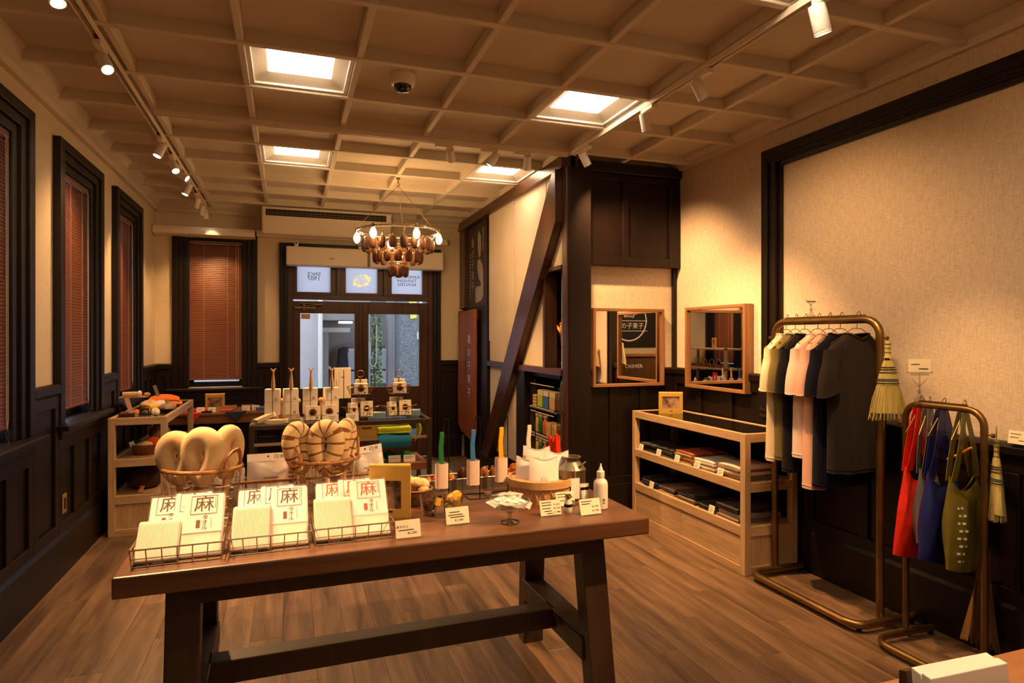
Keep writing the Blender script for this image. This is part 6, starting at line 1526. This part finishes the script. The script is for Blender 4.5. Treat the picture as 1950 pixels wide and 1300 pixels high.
def tshirt(y, rz, cn, col, label, L=.70, sw=.205, wide=1.0):
    zb = 1.598
    hg = thing('wire_hanger', 'thin brass wire hanger carrying the %s' % label, 'hanger', (2.905, y, zb+.024), rz, 'wire hangers on the tall rail')
    part('wire', hanger_mesh(.19, .155), M['brass'], hg, smooth=True)
    t = thing('t_shirt', label+' hanging on the tall rail', 'shirt', (2.905, y, zb+.024-.105), rz, 't-shirts on the tall rail')
    m = cloth('t_'+cn, col)
    def body(u, v):
        a = 2*PI*u; c_, s_ = math.cos(a), math.sin(a)
        z = -L*v
        if v < .03: hw = .085 + .02*v/.03; dp = .030
        elif v < .12: k = (v-.03)/.09; hw = .105 + (sw-.105)*math.sin(k*PI/2)**.9; dp = .03 + .006*k
        else: k = (v-.12)/.88; hw = sw*(1-.05*math.sin(PI*k*.5)) ; dp = .036 + .022*k
        drop = .035*(abs(c_)**1.2) if v < .12 else .035
        sc = 0.0 if v > .12 else (1-v/.12)
        fold = 1 + (.22*math.sin(5*a+1.3*y*7)+.12*math.sin(9*a+2))*min(1,v*1.6)
        neck = -.03*(1 if s_ < 0 else .25)*max(0,1-abs(c_)*1.0)*max(0, 1-v/.06)
        return (hw*math.copysign(abs(c_)**.7,c_)*wide, dp*math.copysign(abs(s_)**.7,s_)*fold, z + neck)
    bd = part('body', MB().surf(body, 44, 26), m, t, smooth=True)
    part('neckband', MB().tube([(.088*math.cos(2*PI*k/28), .032*math.sin(2*PI*k/28), .002-.03*(1 if math.sin(2*PI*k/28) < 0 else .25)*(1-abs(math.cos(2*PI*k/28)))) for k in range(28)], .006, 6, closed=True), m, t, smooth=True)
    for s in (-1, 1):
        def slv_(u, v):
            a = 2*PI*u; c_, s_ = math.cos(a), math.sin(a)
            cx = s*(sw*.86 + .035*v + .012*math.sin(PI*v)); cz = -.115 - .205*v
            wx = .052+.006*v; 
            return (cx + wx*c_ + s*.0, (.034+.01*v)*math.copysign(abs(s_)**.8,s_)*(1+.15*math.sin(3*a+y*9)), cz + c_*s*-.022 + (.055 if v < .02 else 0)*(1-.3*abs(s_)))
        sl = part('sleeve', MB().surf(slv_, 24, 12), m, t, smooth=True)
        part('hem', MB().tube([(s*(sw*.86+.035)+.059*math.cos(2*PI*k/20), .0445*math.copysign(abs(math.sin(2*PI*k/20))**.8, math.sin(2*PI*k/20)), -.317-math.cos(2*PI*k/20)*s*.022) for k in range(20)], .003, 5, closed=True), m, sl, smooth=True)
    part('bottom_hem', MB().tube([(lambda p: (p[0],p[1],p[2]+.02))(body(k/44,1.0)) for k in range(44)], .0025, 5, closed=True), m, bd, smooth=True)
    return t
SH = [(3.165,'cream',(238,222,184),'cream t-shirt'),(3.09,'olive',(116,104,60),'olive t-shirt'),(3.015,'blacknavy',(20,20,27),'black t-shirt'),(2.915,'shell',(244,220,204),'pale shell pink t-shirt'),(2.835,'peach',(240,190,170),'peach pink t-shirt'),(2.755,'navyt',(18,18,36),'navy t-shirt'),(2.645,'char',(40,35,33),'charcoal t-shirt, nearest')]
for k, (y, cn, col, lab) in enumerate(SH): tshirt(y, R([19,18,16,12,11,8,3][k]), cn, col, lab, L=[.76,.74,.80,.70,.86,.84,.74][k])

# card clips on the rails
def clip(x, y, z, label, with_card):
    t = thing('acrylic_card_clip', label, 'card holder', (x, y, z), R(-25))
    part('clamp', MB().box(-.018,.018,-.024,.024,-.026,.014).box(-.010,.010,-.012,.012,.014,.030), M['thinglass'], t, bevel=.004)
    part('joint', MB().ell((0,0,.045), .011, 10, 8), M['thinglass'], t, smooth=True); part('stem', MB().tube([(0,0,.03),(0,0,.085)], .004, 8), M['thinglass'], t)
    part('jaw', MB().box(-.026,.026,-.006,.006,.088,.096) if not with_card else MB().box(-.058,.058,-.006,.006,.135,.142).box(-.04,.04,-.004,.004,.124,.135).tube([(0,0,.08),(0,0,.13)], .004, 8), M['chrome'] if not with_card else M['thinglass'], t)
    for s in (-1, 1): part('petal', MB().tube([(0,0,.07),(s*.02,0,.09),(s*.034,0,.108)], [.004,.003,.002], 6), M['thinglass'], t)
    if with_card:
        part('card', MB().box(-.052,.052,-.001,.001,.140,.205), M['cream_card'], t); part('print', MB().box(-.04,.0,-.0022,-.0012,.178,.181).box(-.005,.04,-.0022,-.0012,.155,.159), M['ink'], t)
clip(2.905, 2.965, 1.617, 'empty clear card clip on top of the tall rail', False); clip(2.93, 2.30, 1.187, 'clear clip with a cream card on the low rail', True)
card(3.095, 1.955, 1.016, .09, .062, R(-90), 'cream card on the panel ledge at the right edge of the photo', [(.1,.6,.75),(.1,.5,.5),(.5,.85,.3)], lean=10, foot=False)

# ================================================================ BROOMS
straw = mat('broom_straw', (196,184,120), .9, col2=(160,148,84), vscale=60, bump=.8, bscale=200, stretch=(1,1,.08), bdist=.004)
bark = mat('dark_straw', (110,76,44), .9, col2=(78,50,28), vscale=60, bump=.8, bscale=200, stretch=(1,1,.08), bdist=.004)
teal_t = mat('teal_thread', (40,84,80), .7); blk_t = mat('black_thread', (30,28,28), .8)
def hand_broom(x, y, z, rz, s, label, flare=1.0, m=straw):
    t = thing('hand_broom', label, 'broom', (x, y, z), rz, 'small straw brooms')
    part('loop', MB().tube([(0,0,0),(.006*s,0,.03*s),(0,0,.06*s),(-.006*s,0,.03*s),(0,0,0)], .0016, 5), mat('green_string', (120,130,70), .8), t)
    nk = part('neck', MB().lathe([(.0,.002),(.010,-.002),(.013,-.012),(.012,-.05),(.013,-.075),(.017,-.085)], 16, (0,0,0), s, s*.8), m, t, smooth=True)
    sd = part('shoulder', MB().surf(lambda u, v: (s*(.017+.018*math.sin(v*PI/2)+.010*v)*math.cos(2*PI*u), s*(.014+.008*v)*math.sin(2*PI*u), s*(-.085-.11*v)), 24, 10), m, t, smooth=True)
    g = MB()
    for k in range(150):
        a = random.uniform(0,2*PI); r_ = math.sqrt(random.random()); x0, y0 = .043*r_*math.cos(a), .021*r_*math.sin(a)
        fx = (.062+.02*flare)/.043; g.tube([(s*x0, s*y0, s*-.19),(s*x0*fx*.8, s*y0*1.2, s*-.26),(s*(x0*fx+random.uniform(-.004,.004)), s*y0*1.5, s*(-.345+random.uniform(-.012,.008)))], .0017*s, 3, cap=False)
    part('bristles', g, m, t, kind='stuff')
    part('bristle_core', MB().surf(lambda u, v: (s*(.043+.026*v)*math.cos(2*PI*u), s*(.020+.004*v)*math.sin(2*PI*u), s*(-.19-.13*v)), 20, 4), m, t, smooth=True)
    for zz, r_, mm in ((-.012,.0135,blk_t),(-.03,.0128,teal_t),(-.05,.0125,blk_t),(-.072,.0135,teal_t)): part('thread', MB().tube([(s*r_*math.cos(2*PI*k/14), s*.8*r_*math.sin(2*PI*k/14), s*zz) for k in range(14)], .0016*s, 5, closed=True), mm, nk)
    for zz, k_, mm in ((-.115,.35,blk_t),(-.125,.45,blk_t),(-.138,.55,blk_t),(-.168,.78,teal_t),(-.175,.85,teal_t),(-.186,.95,blk_t)):
        part('thread', MB().tube([(s*(.0185+.018*math.sin(k_*PI/2)+.010*k_)*math.cos(2*PI*k/20), s*(.0155+.008*k_)*math.sin(2*PI*k/20), s*zz) for k in range(20)], .0018*s, 5, closed=True), mm, sd)
hand_broom(2.905, 2.455, 1.478, R(-30), 1.15, 'pale straw hand broom hanging from the near post of the tall rail')
hand_broom(2.955, 1.955, 1.045, R(50), 1.0, 'straw hand broom with a tag hanging from the low rail', flare=.2)
lbm = thing('long_broom', 'long-handled broom with dark brown bristles leaning behind the low rail', 'broom', (3.06, 2.085, 0))
part('handle', MB().tube([(.0,-.005,.50),(.0,-.005,1.03)], .013, 10), M['oak'], lbm, smooth=True); part('binding', MB().lathe([(.020,.34),(.030,.36),(.030,.50),(.014,.53)], 14), bark, lbm, smooth=True)
g = MB()
for k in range(170):
    a = random.uniform(0,2*PI); r_ = math.sqrt(random.random()); x0, y0 = .026*r_*math.cos(a), .026*r_*math.sin(a); g.tube([(x0,y0,.40),(x0*1.2,y0*1.9,.22),(x0*1.0,y0*2.9-.0,.07+random.uniform(-.02,.02))], .0022, 3, cap=False)
part('bristles', g, bark, lbm, kind='stuff')
g = MB()
for k in range(26):
    y0 = .045+.03*random.random(); g.tube([(-.012,.02,.36),(-.014,y0*.8,.2),(-.014,y0*1.15+.01,.05+random.uniform(0,.02))], .0018, 3, cap=False)
part('pale_bristles', g, mat('tan_straw', (190,150,92), .9), lbm, kind='stuff'); part('loop', MB().tube([(0,-.005,1.02),(.0,.02,1.05),(.0,-.02,1.07),(0,-.005,1.02)], .002, 5), M['cord'], lbm)
tag(part('orange_strap', MB().tube([(2.92,2.04,1.00),(2.915,2.085,.965),(2.905,2.14,.93)], .006, 6), mat('orange_strap', (236,150,40), .6)), 'short orange strap beside the olive bag', 'strap')

# ================================================================ SHOPPING BAGS
def shopper(y, rz, cn, col, label, L=.70, wb=.165, wt=.10, twist=0.0, x=2.93):
    zb = 1.17
    hg = thing('wire_hanger', 'small brass wire hanger carrying the %s' % label, 'hanger', (x, y, zb+.022), rz, 'wire hangers on the low rail')
    part('wire', hanger_mesh(.10, .155), M['brass'], hg, smooth=True)
    t = thing('shopping_bag', label+' hanging on the low rail', 'bag', (x, y, zb-.055), rz, 'nylon shopping bags on the low rail')
    m = mat('nylon_'+cn, col, .42, bump=.35, bscale=16, bdist=.012, col2=tuple(int(c*.88) for c in col), vscale=9)
    z0 = -.27
    def body(u, v):
        a = 2*PI*u; c_, s_ = math.cos(a), math.sin(a); hw = wt + (wb-wt)*v**.8
        rim = 0.0
        if v < .25: rim = -.05*(1-(c_)**2)*(1-v/.25) + .03*abs(c_)**3*(1-v/.25)
        dp = (.012 + .030*math.sin(PI*min(1,v*.9)))*(1+.25*math.sin(4*a+y*11)+.12*math.sin(7*a+6*v))
        bot = -.035*(1-abs(c_))*v**6
        return (hw*math.copysign(abs(c_)**.8,c_) + twist*v*.05, dp*math.copysign(abs(s_)**.8,s_), z0 + rim - (L+z0-.0)*v*.98 + bot)
    bd = part('body', MB().surf(body, 40, 24), m, t, smooth=True)
    part('bottom', MB().surf(lambda u, v: (body(u,1)[0]*(1-v)+twist*.05*v, body(u,1)[1]*(1-v), body(u,1)[2]-.004*v), 40, 3), m, t, smooth=True)
    for s in (-1, 1):
        for f_ in (-1, 1):
            def strap(u, v):
                x0 = s*(wt-.026)*(1-v) + s*.010; w_ = .026*(1-.3*v)
                return (x0 + (u-.5)*w_*2, f_*(.011+.006*math.sin(PI*v)), z0+.005 + (.035-z0)*v)
            part('strap', MB().surf(strap, 4, 14, .002), m, t, smooth=True)
    part('rim_seam', MB().tube([(lambda p: (p[0]*1.005,p[1]*1.04,p[2]-.006))(body(k/40,.0)) for k in range(40)], .0022, 5, closed=True), m, t, smooth=True)
    if cn == 'olivebag':
        for r_ in range(8):
            for c_ in range(2):
                v = .28+.085*r_; u0 = .60 + .035*c_ + .012*(r_ % 2); p_ = Vector(body(u0, v)); q_ = Vector(body(u0+.022, v)); w_ = Vector(body(u0, v+.026))
                n_ = Vector((0,-.0022,0)); part('printed_motif', MB().add([p_+n_, q_+n_, q_+(w_-p_)+n_, w_+n_], [(0,1,2,3)]), M['paper'], bd)
    return t
shopper(2.300, R(3), 'redbag', (232,44,24), 'bright red nylon bag', .67, .185, .10)
shopper(2.255, R(16), 'greybag', (110,108,112), 'grey nylon bag, mostly hidden', .60, .12, .09)
shopper(2.185, R(3), 'navybag', (28,38,120), 'royal blue nylon bag', .655, .165, .10)
shopper(2.085, R(10), 'olivebag', (122,116,44), 'olive green nylon bag with white motifs', .67, .165, .115, twist=.6)

# ================================================================ FOREGROUND CORNER AND REAR OF THE SHOP
ct = thing('front_counter', 'brown wooden counter at the lower right corner of the photo', 'counter', (2.05, .57, 0))
ctw = wood('counter_wood', (150,100,58), (176,122,76), 'x', rough=.45, freq=9)
part('counter_board', MB().box(-.95, .95, .255, .405, .765, .80), ctw, ct, bevel=.003); part('counter_board', MB().box(-.95, .95, -.05, .253, .765, .80), ctw, ct, bevel=.003)
for sx in (-.88, .88):
    for sy in (-.0, .34): part('leg', MB().box(sx-.035, sx+.035, sy-.03, sy+.03, 0, .765), ctw, ct)
lf = thing('leaflet_holder', 'wooden holder with white leaflets on the front counter', 'leaflet holder', (1.215, .872, .80), R(-2))
part('back_block', MB().prism([(.02,0),(.045,0),(.045,.055),(.03,.06)], -.10, .10, 'x'), M['doorwood'], lf, bevel=.002); part('front_block', MB().prism([(-.05,0),(-.03,0),(-.022,.03),(-.045,.03)], -.10, .10, 'x'), M['doorwood'], lf, bevel=.002)
for k in range(2): part('leaflet_stack', MB().prism([(-.028+.022*k,.001),(-.008+.022*k,.001),(-.002+.022*k,.072),(-.022+.022*k,.070-.002*k)], -.098, .098, 'x'), M['paper'], lf, bevel=.002)
# cashier end, visible only in the mirrors
cs = thing('cashier_counter', 'dark cashier counter behind the camera, seen in the mirror', 'counter', (-.25, -1.55, 0))
part('front', MB().box(-1.0,.95,-.02,.02,0,1.12), wood('counter_dark', (84,56,34), (104,72,46), 'z', rough=.45), cs); part('top', MB().box(-1.03,.98,-.35,.05,1.12,1.17), ctw, cs, bevel=.004)
g = MB(); text(g, 'cashier', .10, frame_m((.12,.0215,.93), (-1,0,0), (0,0,1))); part('lettering', g, M['paper'], cs)
sg = thing('black_logo_sign', 'black wall sign with a white turtle emblem and brush writing behind the cashier', 'sign', (-.62, YB+.012, 1.82))
part('board', MB().box(-1.0,1.0,-.01,.01,-.75,.75), M['blackm'], sg)
sg.scale = (.72,1,.72)
g = MB(); text(g, 'kamenoko_j', .19, frame_m((-.02,.0115,-.12), (-1,0,0), (0,0,1))); part('lettering', g, M['paper'], sg)
def ring2(cx, cz, rx, rz_, wq, n=40, a0=0, a1=2*PI):
    vs = []
    for k in range(n+1):
        a = a0+(a1-a0)*k/n
        for q in (1, 1-wq): vs.append((cx+rx*q*math.cos(a), .0112, cz+rz_*q*math.sin(a)))
    return vs, [(2*k,2*k+1,2*k+3,2*k+2) for k in range(n)]
part('ring_mark', MB().add(*ring2(0,.05,.60,.62,.06)), M['paper'], sg); e = MB()
for (cx, cz, rx, rz_, wq) in ((0,.30,.22,.15,.10),(.21,.34,.05,.05,.3),(-.2,.24,.05,.03,.4),(-.08,.33,.06,.05,.2),(.06,.34,.06,.05,.2),(0,.23,.07,.05,.2),(.12,.17,.05,.03,.4),(-.12,.16,.05,.03,.4)): e.add(*ring2(cx,cz,rx,rz_,wq,20))
part('emblem', e, M['paper'], sg); part('lettering_bar', MB().box(-.62,.62,.0112,.0118,.03,.045).box(-.62,.62,.0112,.0118,-.27,-.255), M['paper'], sg)
sh2 = thing('oak_shelf', 'light oak shelf on the left wall behind the camera, seen in the mirror', 'shelf', (-1.12, -.45, 0))
for sy in (-.65, .65):
    for sx in (-.18, .18): part('post', MB().box(sx-.02,sx+.02,sy-.02,sy+.02,0,1.32), M['oak'], sh2)
for z in (.55, .95, 1.30): part('board', MB().box(-.20,.20,-.67,.67,z-.03,z), M['oak_y'], sh2, bevel=.002)
stand(-1.10, -.35, 1.30, .14, .18, .02, R(80), 'gold card picture stand on the rear shelf, seen in the mirror', win=(.25,.75,.35,.85))
for k in range(6):
    t = thing('rear_basket', 'small basket on the rear shelf seen in the mirror, number %s from the counter' % ['one','two','three','four','five','six'][k], 'basket', (-1.08, -.98+.2*k, .95), 0, 'baskets on the rear shelf')
    part('bowl', MB().lathe([(.0,.0),(.06,.0),(.075,.06),(.07,.06),(.055,.01),(.0,.01)], 16), rattan, t, smooth=True); part('handle', MB().tube([(0,-.07,.06),(0,-.05,.13),(0,0,.155),(0,.05,.13),(0,.07,.06)], .004, 6), M['paper'], t)
